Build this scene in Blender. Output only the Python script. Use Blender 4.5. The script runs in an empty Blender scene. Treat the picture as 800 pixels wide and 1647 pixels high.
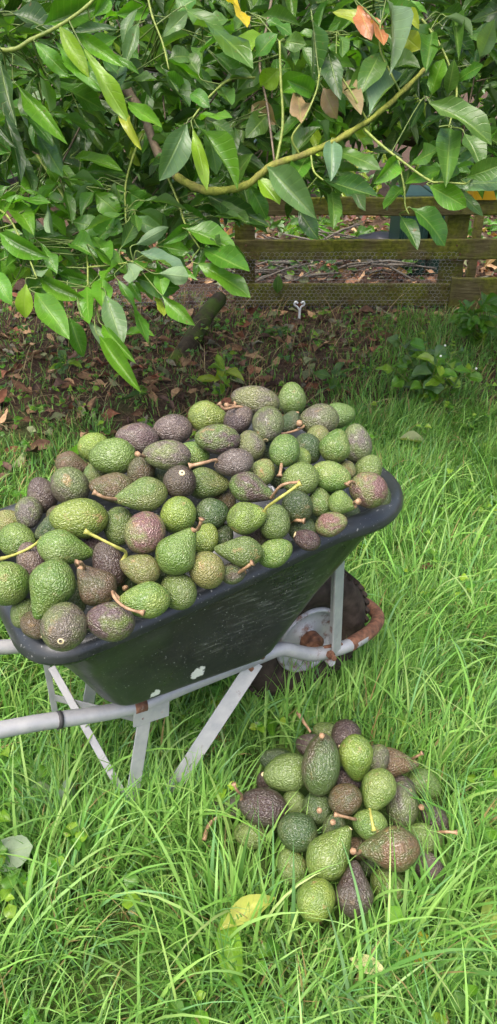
import bpy, bmesh, math, random
import numpy as np
from mathutils import Vector, Matrix, Quaternion, noise as mnoise

R = math.radians
rng = random.Random(7)
nrg = np.random.default_rng(11)
scene = bpy.context.scene
COL = scene.collection

# ------------------------------------------------------------------ camera
CAM_H, PITCH, FPX = 1.5, R(31.0), 1221.0          # eye height, tilt below level, focal length in 800x1647 photo pixels
CP, SP = math.cos(PITCH), math.sin(PITCH)
cam_data = bpy.data.cameras.new('camera')
cam = bpy.data.objects.new('camera', cam_data)
COL.objects.link(cam)
cam.location = (0, 0, CAM_H)
cam.rotation_euler = (math.pi / 2 - PITCH, 0, 0)
cam_data.sensor_fit = 'VERTICAL'
cam_data.sensor_height = 24.0
cam_data.lens = 24.0 / (2 * 823.5 / FPX)
cam_data.clip_start = 0.02
cam_data.clip_end = 500
scene.camera = cam

# ------------------------------------------------------------------ world, sun, exposure
SUN_EL, SUN_AZ = R(64), R(205)                      # overcast: a wide soft sun, high and behind the viewer's left
world = bpy.data.worlds.new('World')
scene.world = world
world.use_nodes = True
wn = world.node_tree
bg = wn.nodes['Background']
sky = wn.nodes.new('ShaderNodeTexSky')
sky.sky_type = 'NISHITA'
sky.sun_disc = False
sky.sun_elevation = SUN_EL
sky.sun_rotation = SUN_AZ
sky.air_density = 0.7
sky.dust_density = 5.0
sky.ozone_density = 0.3
wn.links.new(sky.outputs[0], bg.inputs[0])
bg.inputs[1].default_value = 0.15
sun_data = bpy.data.lights.new('sun', 'SUN')
sun_data.energy = 1.5
sun_data.angle = R(48)
sun_data.color = (1.0, 0.96, 0.90)
sun = bpy.data.objects.new('sun', sun_data)
COL.objects.link(sun)
sd = Vector((math.sin(SUN_AZ) * math.cos(SUN_EL), math.cos(SUN_AZ) * math.cos(SUN_EL), math.sin(SUN_EL)))
sun.rotation_euler = sd.to_track_quat('Z', 'Y').to_euler()
sun.location = (0, -2, 6)
scene.view_settings.view_transform = 'Standard'
scene.view_settings.look = 'None'
scene.view_settings.gamma = 1.0
scene.view_settings.exposure = 1.55

# ------------------------------------------------------------------ photo pixel -> place
def ray(px, py):
    x = (px - 400.0) / FPX; y = (823.5 - py) / FPX
    return Vector((x, CP + y * SP, -SP + y * CP))
EYE = Vector((0, 0, CAM_H))
def at_d(px, py, d): return EYE + ray(px, py) * d
def at_z(px, py, z):
    r = ray(px, py); return EYE + r * ((z - CAM_H) / r.z)
def at_y(px, py, Y):
    r = ray(px, py); return EYE + r * (Y / r.y)
CRIGHT, CUP, CFWD = Vector((1, 0, 0)), Vector((0, SP, CP)), Vector((0, CP, -SP))
def proj(p):
    v = Vector(p) - EYE
    d = v.dot(CFWD)
    if d < 0.05: return (-9999, -9999, d)
    return (400 + FPX * v.x / d, 823.5 - FPX * v.dot(CUP) / d, d)

# ------------------------------------------------------------------ object helpers
def tag(o, label=None, cat=None, group=None, kind=None):
    if label: o['label'] = label
    if cat: o['category'] = cat
    if group: o['group'] = group
    if kind: o['kind'] = kind
    return o
def empty(name, loc, rz=0.0):
    o = bpy.data.objects.new(name, None); COL.objects.link(o)
    o.location = loc; o.rotation_euler = (0, 0, rz); o.empty_display_size = 0.1
    return o
def link_mesh(name, me, mat=None, parent=None):
    o = bpy.data.objects.new(name, me); COL.objects.link(o)
    if mat and not me.materials: me.materials.append(mat)
    if parent: o.parent = parent
    return o
def smooth(me, on=True):
    me.polygons.foreach_set('use_smooth', [on] * len(me.polygons))
def bm_obj(name, bm, mat, parent=None, sm=False, angle=None):
    bmesh.ops.recalc_face_normals(bm, faces=bm.faces)
    me = bpy.data.meshes.new(name); bm.to_mesh(me); bm.free()
    if sm: smooth(me)
    if angle is not None:
        smooth(me)
        me.set_sharp_from_angle(angle=R(angle))
    return link_mesh(name, me, mat, parent)
def np_mesh(name, V, F3=None, F4=None, colors=None, uvs=None):
    """mesh from numpy arrays: V (n,3), triangles F3, quads F4, per-vertex colours, per-vertex uv"""
    me = bpy.data.meshes.new(name)
    parts = []
    if F4 is not None and len(F4): parts.append((F4.reshape(-1), np.full(len(F4), 4)))
    if F3 is not None and len(F3): parts.append((F3.reshape(-1), np.full(len(F3), 3)))
    loops = np.concatenate([p[0] for p in parts]).astype(np.int32)
    tot = np.concatenate([p[1] for p in parts]).astype(np.int32)
    start = np.concatenate([[0], np.cumsum(tot)[:-1]]).astype(np.int32)
    me.vertices.add(len(V)); me.vertices.foreach_set('co', V.astype(np.float32).reshape(-1))
    me.loops.add(len(loops)); me.loops.foreach_set('vertex_index', loops)
    me.polygons.add(len(tot)); me.polygons.foreach_set('loop_start', start); me.polygons.foreach_set('loop_total', tot)
    me.polygons.foreach_set('use_smooth', np.ones(len(tot), dtype=bool))
    if colors is not None:
        a = me.attributes.new('tint', 'FLOAT_COLOR', 'POINT')
        c = np.ones((len(V), 4), np.float32); c[:, :3] = colors
        a.data.foreach_set('color', c.reshape(-1))
    if uvs is not None:
        a = me.attributes.new('leafuv', 'FLOAT2', 'POINT')
        a.data.foreach_set('vector', uvs.astype(np.float32).reshape(-1))
    me.update(calc_edges=True)
    return me
def add_tube(bm, pts, rad, n=8, caps=True):
    """round tube along points, radius number or list"""
    pts = [Vector(p) for p in pts]
    if not hasattr(rad, '__len__'): rad = [rad] * len(pts)
    rings = []
    t0 = (pts[1] - pts[0]).normalized()
    ref = Vector((0, 0, 1)) if abs(t0.z) < 0.9 else Vector((1, 0, 0))
    nrm = t0.cross(ref).normalized()
    for i, p in enumerate(pts):
        a = pts[max(i - 1, 0)]; b = pts[min(i + 1, len(pts) - 1)]
        t = (b - a).normalized()
        nrm = (nrm - t * nrm.dot(t)).normalized()
        bn = t.cross(nrm)
        rings.append([bm.verts.new(p + (nrm * math.cos(2 * math.pi * k / n) + bn * math.sin(2 * math.pi * k / n)) * rad[i]) for k in range(n)])
    for a, b in zip(rings, rings[1:]):
        for k in range(n):
            bm.faces.new((a[k], a[(k + 1) % n], b[(k + 1) % n], b[k]))
    if caps:
        bm.faces.new(rings[0][::-1]); bm.faces.new(rings[-1])
def spline(pts, sub=6):
    """Catmull-Rom through points"""
    P = [Vector(p) for p in pts]
    P = [P[0] * 2 - P[1]] + P + [P[-1] * 2 - P[-2]]
    out = []
    for i in range(1, len(P) - 2):
        for k in range(sub):
            t = k / sub
            p0, p1, p2, p3 = P[i - 1], P[i], P[i + 1], P[i + 2]
            out.append(0.5 * ((2 * p1) + (p2 - p0) * t + (2 * p0 - 5 * p1 + 4 * p2 - p3) * t * t + (3 * p1 - p0 - 3 * p2 + p3) * t ** 3))
    out.append(P[-2])
    return out
def add_box(bm, c, s, rot=None, bev=0.0, jit=0.0):
    """box centred c with full sizes s; rot a Matrix (3x3)"""
    m = Matrix.Translation(Vector(c)) @ ((rot.to_4x4() if rot else Matrix.Identity(4))) @ Matrix.Diagonal((s[0], s[1], s[2], 1))
    r = bmesh.ops.create_cube(bm, size=1, matrix=m)
    if jit:
        for v in r['verts']: v.co += Vector((rng.uniform(-jit, jit), rng.uniform(-jit, jit), rng.uniform(-jit, jit)))
    if bev:
        es = {e for v in r['verts'] for e in v.link_edges}
        bmesh.ops.bevel(bm, geom=list(es), offset=bev, segments=2, profile=0.6, affect='EDGES', clamp_overlap=True)
def add_lathe(bm, prof, n=32, M=Matrix.Identity(4), close=False):
    """revolve (radius, height) pairs about local Z"""
    rings = []
    for r_, h in prof:
        rings.append([bm.verts.new(M @ Vector((r_ * math.cos(2 * math.pi * k / n), r_ * math.sin(2 * math.pi * k / n), h))) for k in range(n)])
    seq = list(zip(rings, rings[1:])) + ([(rings[-1], rings[0])] if close else [])
    for a, b in seq:
        for k in range(n): bm.faces.new((a[k], a[(k + 1) % n], b[(k + 1) % n], b[k]))
    return rings
def add_strap(bm, p, q, wdir, width, thick):
    """flat bar from p to q, its width along wdir"""
    p, q = Vector(p), Vector(q)
    t = (q - p).normalized(); w = Vector(wdir); w = (w - t * w.dot(t)).normalized(); n = t.cross(w)
    rot = Matrix((w, n, t)).transposed()
    add_box(bm, (p + q) / 2, (width, thick, (q - p).length), rot, bev=min(thick, width) * 0.25)

# ------------------------------------------------------------------ materials
class NT:
    def __init__(s, name):
        s.m = bpy.data.materials.new(name); s.m.use_nodes = True
        s.t = s.m.node_tree; s.t.nodes.clear()
        s.out = s.n('ShaderNodeOutputMaterial')
    def n(s, typ, ins=None, **kw):
        nd = s.t.nodes.new(typ)
        for k, v in kw.items(): setattr(nd, k, v)
        for k, v in (ins or {}).items(): s.set(nd, k, v)
        return nd
    def set(s, nd, k, v):
        sock = nd.inputs[k]
        if isinstance(v, bpy.types.NodeSocket): s.t.links.new(v, sock)
        elif isinstance(v, bpy.types.Node): s.t.links.new(v.outputs[0], sock)
        else:
            if hasattr(sock.default_value, '__len__') and hasattr(v, '__len__') and len(v) == 3 and len(sock.default_value) == 4: v = (*v, 1)
            sock.default_value = v
    def coord(s, which='Object'): return s.n('ShaderNodeTexCoord').outputs[which]
    def noise(s, vec, scale, detail=3.0, rough=0.5, dist=0.0):
        return s.n('ShaderNodeTexNoise', {'Vector': vec, 'Scale': scale, 'Detail': detail, 'Roughness': rough, 'Distortion': dist})
    def ramp(s, fac, stops):
        nd = s.n('ShaderNodeValToRGB', {'Fac': fac}); cr = nd.color_ramp
        while len(cr.elements) < len(stops): cr.elements.new(0.5)
        for e, (p, c) in zip(cr.elements, stops):
            e.position = p
            e.color = (*c, 1) if hasattr(c, '__len__') else (c, c, c, 1)
        return nd.outputs[0]
    def mix(s, fac, a, b, blend='MIX'):
        nd = s.n('ShaderNodeMix', data_type='RGBA', blend_type=blend)
        s.set(nd, 0, fac); s.set(nd, 6, a); s.set(nd, 7, b)
        return nd.outputs[2]
    def math(s, op, a, b=0.0, c=0.0, clamp=False):
        nd = s.n('ShaderNodeMath', operation=op, use_clamp=clamp)
        s.set(nd, 0, a); s.set(nd, 1, b); s.set(nd, 2, c)
        return nd.outputs[0]
    def mapr(s, v, a, b, c=0.0, d=1.0):
        return s.n('ShaderNodeMapRange', {0: v, 1: a, 2: b, 3: c, 4: d}).outputs[0]
    def bump(s, h, strength, dist, normal=None):
        ins = {'Height': h, 'Strength': strength, 'Distance': dist}
        if normal: ins['Normal'] = normal
        return s.n('ShaderNodeBump', ins).outputs[0]
    def surf(s, sh): s.t.links.new(sh.outputs[0] if isinstance(sh, bpy.types.Node) else sh, s.out.inputs[0])
    def pbr(s, color, rough=0.5, metal=0.0, normal=None, spec=0.5, **kw):
        ins = {'Base Color': color, 'Roughness': rough, 'Metallic': metal, 'Specular IOR Level': spec}
        if normal is not None: ins['Normal'] = normal
        ins.update(kw)
        return s.n('ShaderNodeBsdfPrincipled', ins)

def mat_leaf(name, source):
    """leaf: midrib and side veins, glossy upper side, paler underside, lets light through"""
    t = NT(name)
    if source == 'object': base = t.n('ShaderNodeObjectInfo').outputs['Color']
    else: base = t.n('ShaderNodeAttribute', attribute_name='tint').outputs['Color']
    uv = t.n('ShaderNodeAttribute', attribute_name='leafuv').outputs['Vector']
    sep = t.n('ShaderNodeSeparateXYZ', {0: uv})
    au = t.math('ABSOLUTE', sep.outputs[0])
    mid = t.mapr(au, 0.03, 0.10, 1.0, 0.0)
    ph = t.math('SUBTRACT', t.math('MULTIPLY', sep.outputs[1], 9.0), t.math('MULTIPLY', au, 1.6))
    vein = t.math('PINGPONG', ph, 0.5)
    vein_l = t.mapr(vein, 0.0, 0.09, 0.5, 0.0)
    line = t.math('MAXIMUM', mid, vein_l)
    pos = t.coord('Object')
    geo = t.n('ShaderNodeNewGeometry')
    nz = t.noise(geo.outputs['Position'], 22.0, 3.0)
    blot = t.mapr(nz.outputs[0], 0.3, 0.7, 0.82, 1.16)
    c0 = t.mix(1.0, base, t.n('ShaderNodeCombineColor', {0: blot, 1: blot, 2: blot}).outputs[0], 'MULTIPLY')
    light = t.mix(0.45, c0, (0.30, 0.42, 0.10))
    c1 = t.mix(t.math('MULTIPLY', line, 0.55), c0, light)
    spot = t.mapr(t.noise(geo.outputs['Position'], 75.0, 3.0).outputs[0], 0.69, 0.73, 0.0, 0.7)
    c1 = t.mix(spot, c1, (0.13, 0.085, 0.03))
    pale = t.mix(0.45, c1, (0.20, 0.27, 0.16))
    c2 = t.mix(geo.outputs['Backfacing'], c1, pale)
    h = t.math('SUBTRACT', 1.0, line)
    nrm = t.bump(h, 0.5, 0.002)
    rgh = t.mapr(geo.outputs['Backfacing'], 0, 1, 0.29, 0.6)
    p = t.pbr(c2, rgh, normal=nrm, spec=0.40)
    tcol = t.mix(1.0, c1, (1.7, 1.9, 0.45), 'MULTIPLY')
    tr = t.n('ShaderNodeBsdfTranslucent', {'Color': tcol})
    t.surf(t.n('ShaderNodeMixShader', {0: 0.30, 1: p.outputs[0], 2: tr.outputs[0]}))
    return t.m

def mat_blade():
    t = NT('grass_blade')
    base = t.n('ShaderNodeAttribute', attribute_name='tint').outputs['Color']
    p = t.pbr(base, 0.5, spec=0.28)
    tr = t.n('ShaderNodeBsdfTranslucent', {'Color': t.mix(1.0, base, (1.35, 1.45, 0.7), 'MULTIPLY')})
    t.surf(t.n('ShaderNodeMixShader', {0: 0.38, 1: p.outputs[0], 2: tr.outputs[0]}))
    return t.m

def mat_tint(name, rough=0.8, spec=0.2):
    t = NT(name)
    base = t.n('ShaderNodeAttribute', attribute_name='tint').outputs['Color']
    pos = t.n('ShaderNodeNewGeometry').outputs['Position']
    nz = t.noise(pos, 60.0, 4.0)
    v = t.mapr(nz.outputs[0], 0.3, 0.7, 0.7, 1.25)
    c = t.mix(1.0, base, t.n('ShaderNodeCombineColor', {0: v, 1: v, 2: v}).outputs[0], 'MULTIPLY')
    t.surf(t.pbr(c, rough, normal=t.bump(nz.outputs[0], 0.4, 0.003), spec=spec))
    return t.m

def mat_ground():
    t = NT('ground_soil')
    pos = t.n('ShaderNodeNewGeometry').outputs['Position']
    n1 = t.noise(pos, 3.0, 5.0, 0.6); n2 = t.noise(pos, 38.0, 5.0, 0.65); n3 = t.noise(pos, 130.0, 3.0)
    soil = t.ramp(n2.outputs[0], [(0.25, (0.035, 0.022, 0.016)), (0.5, (0.080, 0.050, 0.034)), (0.75, (0.15, 0.10, 0.065))])
    turf = t.ramp(n2.outputs[0], [(0.3, (0.035, 0.060, 0.014)), (0.7, (0.085, 0.14, 0.03))])
    y = t.n('ShaderNodeSeparateXYZ', {0: pos}).outputs[1]
    lim = t.math('ADD', y, t.mapr(n1.outputs[0], 0.3, 0.7, -0.7, 0.7))
    f = t.mapr(lim, 2.6, 3.6, 0.0, 1.0)
    c = t.mix(f, turf, soil)
    h = t.math('ADD', n2.outputs[0], t.math('MULTIPLY', n3.outputs[0], 0.4))
    t.surf(t.pbr(c, 0.95, normal=t.bump(h, 0.9, 0.03), spec=0.15))
    return t.m

def mat_avocado():
    """pebbled avocado skin; the two skin colours, how far they mix and the russet come from each fruit's own properties"""
    t = NT('avocado_skin')
    c1 = t.n('ShaderNodeAttribute', attribute_type='OBJECT', attribute_name='skin_a').outputs['Color']
    c2 = t.n('ShaderNodeAttribute', attribute_type='OBJECT', attribute_name='skin_b').outputs['Color']
    par = t.n('ShaderNodeAttribute', attribute_type='OBJECT', attribute_name='skin_p').outputs['Vector']   # mix bias, russet, seed
    ps = t.n('ShaderNodeSeparateXYZ', {0: par})
    oc = t.coord('Object')
    off = t.n('ShaderNodeCombineXYZ', {0: t.math('MULTIPLY', ps.outputs[2], 17.0), 1: t.math('MULTIPLY', ps.outputs[2], 31.0), 2: ps.outputs[2]})
    vec = t.n('ShaderNodeVectorMath', {0: oc, 1: off.outputs[0]}, operation='ADD').outputs[0]
    warp = t.noise(vec, 9.0, 2.0)
    wv = t.n('ShaderNodeVectorMath', {0: warp.outputs['Color'], 1: (0.10, 0.10, 0.16)}, operation='MULTIPLY').outputs[0]
    vec2 = t.n('ShaderNodeVectorMath', {0: vec, 1: wv}, operation='ADD').outputs[0]
    vo = t.n('ShaderNodeTexVoronoi', {'Vector': vec2, 'Scale': 25.0, 'Smoothness': 0.7}, feature='SMOOTH_F1')
    peb = t.mapr(vo.outputs['Distance'], 0.12, 0.62, 1.0, 0.0)
    fine = t.noise(vec, 55.0, 3.0)
    mid = t.noise(vec, 5.0, 4.0, 0.6)
    low = t.noise(vec, 1.6, 2.0, 0.5, 0.4)
    f = t.math('ADD', t.math('ADD', low.outputs[0], t.math('MULTIPLY', t.math('SUBTRACT', mid.outputs[0], 0.5), 0.5)), ps.outputs[0])
    fm = t.mapr(f, 0.40, 0.62)
    base = t.mix(fm, c1, c2)
    # crevices darker, pebble tops paler with lenticels
    base = t.mix(t.math('MULTIPLY', t.mapr(peb, 0.0, 0.5, 1.0, 0.0), 0.45), base, t.mix(1.0, base, (0.45, 0.46, 0.40), 'MULTIPLY'))
    base = t.mix(t.math('MULTIPLY', t.mapr(peb, 0.55, 1.0), t.mapr(fine.outputs[0], 0.35, 0.7, 0.05, 0.42)), base, t.mix(0.65, base, (0.30, 0.33, 0.16)))
    rus = t.math('MULTIPLY', t.mapr(t.noise(vec, 2.3, 5.0, 0.7).outputs[0], 0.60, 0.70), ps.outputs[1])
    base = t.mix(rus, base, (0.26, 0.17, 0.075))
    spk = t.mapr(t.noise(vec, 24.0, 2.0).outputs[0], 0.68, 0.74)
    base = t.mix(t.math('MULTIPLY', spk, 0.45), base, (0.07, 0.045, 0.02))
    h = t.math('ADD', peb, t.math('MULTIPLY', fine.outputs[0], 0.25))
    nrm = t.bump(h, 0.65, 0.0032)
    rg = t.mapr(mid.outputs[0], 0.3, 0.7, 0.26, 0.42)
    t.surf(t.pbr(base, rg, normal=nrm, spec=0.65))
    return t.m

def mat_stem(name, a, b):
    t = NT(name)
    oc = t.n('ShaderNodeNewGeometry').outputs['Position']
    n = t.noise(oc, 90.0, 3.0)
    c = t.ramp(n.outputs[0], [(0.3, a), (0.7, b)])
    t.surf(t.pbr(c, 0.6, normal=t.bump(n.outputs[0], 0.5, 0.002)))
    return t.m

def mat_bark(name, a, b, moss=None, scale=18.0):
    t = NT(name)
    pos = t.n('ShaderNodeNewGeometry').outputs['Position']
    st = t.n('ShaderNodeMapping', {'Vector': pos, 'Scale': (1, 1, 0.35)}).outputs[0]
    n = t.noise(st, scale, 6.0, 0.65, 0.6)
    c = t.ramp(n.outputs[0], [(0.3, a), (0.7, b)])
    if moss:
        m = t.noise(pos, 6.0, 5.0, 0.65)
        c = t.mix(t.mapr(m.outputs[0], 0.42, 0.60), c, moss)
    t.surf(t.pbr(c, 0.9, normal=t.bump(n.outputs[0], 0.8, 0.012), spec=0.2))
    return t.m

def mat_board():
    """weathered fence timber: grain along X, green moss and algae"""
    t = NT('mossy_timber')
    pos = t.n('ShaderNodeNewGeometry').outputs['Position']
    st = t.n('ShaderNodeMapping', {'Vector': pos, 'Scale': (0.12, 1, 1)}).outputs[0]
    g = t.noise(st, 70.0, 5.0, 0.6, 0.5)
    wood = t.ramp(g.outputs[0], [(0.3, (0.055, 0.042, 0.022)), (0.55, (0.12, 0.10, 0.050)), (0.8, (0.20, 0.175, 0.10))])
    m = t.noise(pos, 4.5, 6.0, 0.68)
    m2 = t.noise(pos, 45.0, 3.0)
    moss = t.ramp(m2.outputs[0], [(0.3, (0.065, 0.080, 0.009)), (0.7, (0.185, 0.195, 0.024))])
    c = t.mix(t.mapr(m.outputs[0], 0.40, 0.60, 0.05, 0.9), wood, moss)
    d = t.mapr(t.noise(pos, 2.2, 4.0).outputs[0], 0.56, 0.68, 0.0, 0.6)
    c = t.mix(d, c, (0.045, 0.030, 0.018))
    h = t.math('ADD', g.outputs[0], t.math('MULTIPLY', m2.outputs[0], 0.5))
    t.surf(t.pbr(c, 0.92, normal=t.bump(h, 0.7, 0.008), spec=0.15))
    return t.m

def mat_tub():
    """black tub plastic with pale scuffs, dry dirt and two splashes of white paint on its near side"""
    t = NT('tub_plastic')
    oc = t.coord('Object')
    n1 = t.noise(oc, 7.0, 5.0, 0.65)
    c = t.ramp(n1.outputs[0], [(0.3, (0.014, 0.0165, 0.017)), (0.7, (0.027, 0.031, 0.032))])
    st = t.n('ShaderNodeMapping', {'Vector': oc, 'Rotation': (0, R(14), 0), 'Scale': (6, 6, 46)}).outputs[0]
    s1 = t.noise(st, 3.0, 6.0, 0.8)
    patch = t.noise(oc, 6.0, 3.0)
    sep = t.n('ShaderNodeSeparateXYZ', {0: oc})
    band = t.math('MULTIPLY', t.mapr(sep.outputs[2], 0.44, 0.50), t.mapr(sep.outputs[2], 0.60, 0.66, 1.0, 0.0))
    bx = t.math('MULTIPLY', t.mapr(sep.outputs[0], 0.22, 0.34), t.mapr(sep.outputs[0], 0.56, 0.64, 1.0, 0.0))
    reg = t.math('MULTIPLY', t.math('MULTIPLY', band, bx), t.mapr(patch.outputs[0], 0.40, 0.50))
    sc = t.math('MULTIPLY', t.mapr(s1.outputs[0], 0.53, 0.66), reg)
    c = t.mix(t.math('MULTIPLY', sc, 0.8), c, (0.19, 0.19, 0.185))
    dn = t.noise(oc, 210.0, 2.0)
    c = t.mix(t.math('MULTIPLY', t.mapr(dn.outputs[0], 0.68, 0.73), 0.6), c, (0.40, 0.40, 0.38))
    dust = t.math('MULTIPLY', t.mapr(t.noise(oc, 16.0, 6.0, 0.75).outputs[0], 0.50, 0.75), 0.22)
    c = t.mix(dust, c, (0.10, 0.095, 0.08))
    wob = t.noise(oc, 75.0, 4.0, 0.7)
    for (px, pz, rx) in ((0.334, 0.431, 0.017), (0.242, 0.416, 0.012)):
        dx = t.math('SUBTRACT', sep.outputs[0], px); dz = t.math('SUBTRACT', sep.outputs[2], pz)
        d = t.math('SQRT', t.math('ADD', t.math('MULTIPLY', dx, dx), t.math('MULTIPLY', dz, dz)))
        d = t.math('ADD', d, t.math('MULTIPLY', t.math('SUBTRACT', wob.outputs[0], 0.5), 0.030))
        k = t.math('MULTIPLY', t.mapr(d, rx * 0.80, rx, 1.0, 0.0), t.mapr(sep.outputs[1], 0.20, 0.22, 1.0, 0.0))
        c = t.mix(k, c, (0.72, 0.72, 0.70))
    rg = t.mapr(n1.outputs[0], 0.3, 0.7, 0.24, 0.40)
    t.surf(t.pbr(c, rg, normal=t.bump(t.noise(oc, 55.0, 4.0).outputs[0], 0.10, 0.004), spec=0.5))
    return t.m

def mat_steel(name, rust=0.0, bright=0.62):
    """weathered galvanised steel with rust"""
    t = NT(name)
    oc = t.n('ShaderNodeNewGeometry').outputs['Position']
    n = t.noise(oc, 30.0, 4.0, 0.6)
    c = t.ramp(n.outputs[0], [(0.3, (bright * .72, bright * .75, bright * .78)), (0.7, (bright, bright, bright * 1.0))])
    r = t.noise(oc, 11.0, 6.0, 0.7)
    k = t.mapr(r.outputs[0], 0.66 - rust * 0.45, 0.74 - rust * 0.40)
    rc = t.ramp(t.noise(oc, 70.0, 4.0).outputs[0], [(0.3, (0.055, 0.022, 0.012)), (0.7, (0.21, 0.095, 0.05))])
    c = t.mix(k, c, rc)
    t.surf(t.pbr(c, t.mapr(k, 0, 1, 0.50, 0.85), t.mapr(k, 0, 1, 0.25, 0.0), normal=t.bump(r.outputs[0], 0.2, 0.004)))
    return t.m

def mat_plain(name, col, rough=0.6, var=0.25, spec=0.4, scale=12.0):
    t = NT(name)
    oc = t.coord('Object')
    n = t.noise(oc, scale, 5.0, 0.6)
    lo = tuple(x * (1 - var) for x in col); hi = tuple(x * (1 + var) for x in col)
    c = t.ramp(n.outputs[0], [(0.3, lo), (0.7, hi)])
    t.surf(t.pbr(c, rough, normal=t.bump(n.outputs[0], 0.25, 0.004), spec=spec))
    return t.m

M = {
    'leaf': mat_leaf('tree_leaf', 'object'), 'foliage': mat_leaf('foliage_leaf', 'tint'), 'blade': mat_blade(),
    'litter': mat_tint('dead_leaf'), 'ground': mat_ground(), 'avo': mat_avocado(),
    'stem': mat_stem('fruit_stem', (0.17, 0.095, 0.05), (0.36, 0.23, 0.13)), 'stem_green': mat_stem('green_stem', (0.22, 0.24, 0.035), (0.40, 0.36, 0.10)),
    'scar': mat_stem('stem_scar', (0.50, 0.40, 0.20), (0.66, 0.56, 0.34)),
    'twig': mat_stem('green_twig', (0.10, 0.15, 0.022), (0.22, 0.26, 0.05)), 'stalk': mat_stem('leaf_stalk', (0.050, 0.085, 0.014), (0.12, 0.17, 0.030)), 'twig_brown': mat_stem('brown_twig', (0.06, 0.045, 0.028), (0.15, 0.11, 0.07)),
    'bark': mat_bark('trunk_bark', (0.020, 0.014, 0.010), (0.07, 0.05, 0.036)),
    'mossy': mat_bark('mossy_bark', (0.03, 0.022, 0.014), (0.085, 0.065, 0.04), (0.075, 0.115, 0.018)),
    'board': mat_board(), 'tub': mat_tub(), 'steel': mat_steel('galvanised_steel', 0.12, 0.38), 'rusty': mat_steel('rusty_steel', 0.75),
    'rimsteel': mat_steel('wheel_steel', 0.34, 0.46),
    'tyre': mat_plain('muddy_rubber', (0.042, 0.031, 0.024), 0.9, 0.6, 0.2, 30.0), 'wire': mat_steel('netting_wire', 0.3, 0.4),
    'bin': mat_plain('green_plastic', (0.008, 0.032, 0.026), 0.5, 0.25, 0.4, 4.0), 'yellow': mat_plain('yellow_plastic', (0.62, 0.36, 0.015), 0.5, 0.1),
    'rust': mat_steel('heavy_rust', 1.25, 0.3), 'brace': mat_steel('dull_steel', 0.15, 0.27), 'white': mat_plain('white_plastic', (0.86, 0.86, 0.85), 0.45, 0.06), 'petal': mat_plain('white_petal', (0.75, 0.76, 0.68), 0.7, 0.1),
    'black': mat_plain('black_film', (0.015, 0.015, 0.017), 0.35, 0.2), 'strap': mat_plain('dark_tape', (0.03, 0.03, 0.03), 0.6, 0.2),
    'stone': mat_plain('grey_stone', (0.24, 0.23, 0.20), 0.9, 0.3, 0.2, 40.0),
    'stick': mat_stem('grey_stick', (0.06, 0.05, 0.038), (0.16, 0.14, 0.11)), 'arch': mat_bark('green_bark', (0.11, 0.13, 0.022), (0.26, 0.28, 0.05), (0.13, 0.105, 0.045), 55.0),
}

# ================================================================== GROUND
def ground_z(x, y):
    return 0.018 * mnoise.noise(Vector((x * 1.3, y * 1.3, 0.0))) + 0.010 * mnoise.noise(Vector((x * 4.0, y * 4.0, 3.0)))
def build_ground():
    xs = sorted(set([-60, -30, -15, -8, -5] + [round(-3.5 + i * 0.09, 3) for i in range(79)] + [5, 8, 15, 30, 60]))
    ys = sorted(set([-60, -30, -12, -5, -2, -1, -0.4] + [round(i * 0.09, 3) for i in range(90)] + [9, 10.5, 13, 18, 30, 60]))
    V = np.array([(x, y, ground_z(x, y)) for y in ys for x in xs])
    nx = len(xs)
    F = np.array([(j * nx + i, j * nx + i + 1, (j + 1) * nx + i + 1, (j + 1) * nx + i) for j in range(len(ys) - 1) for i in range(nx - 1)])
    tag(link_mesh('ground', np_mesh('ground', V, F4=F), M['ground']), kind='structure')
build_ground()

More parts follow.
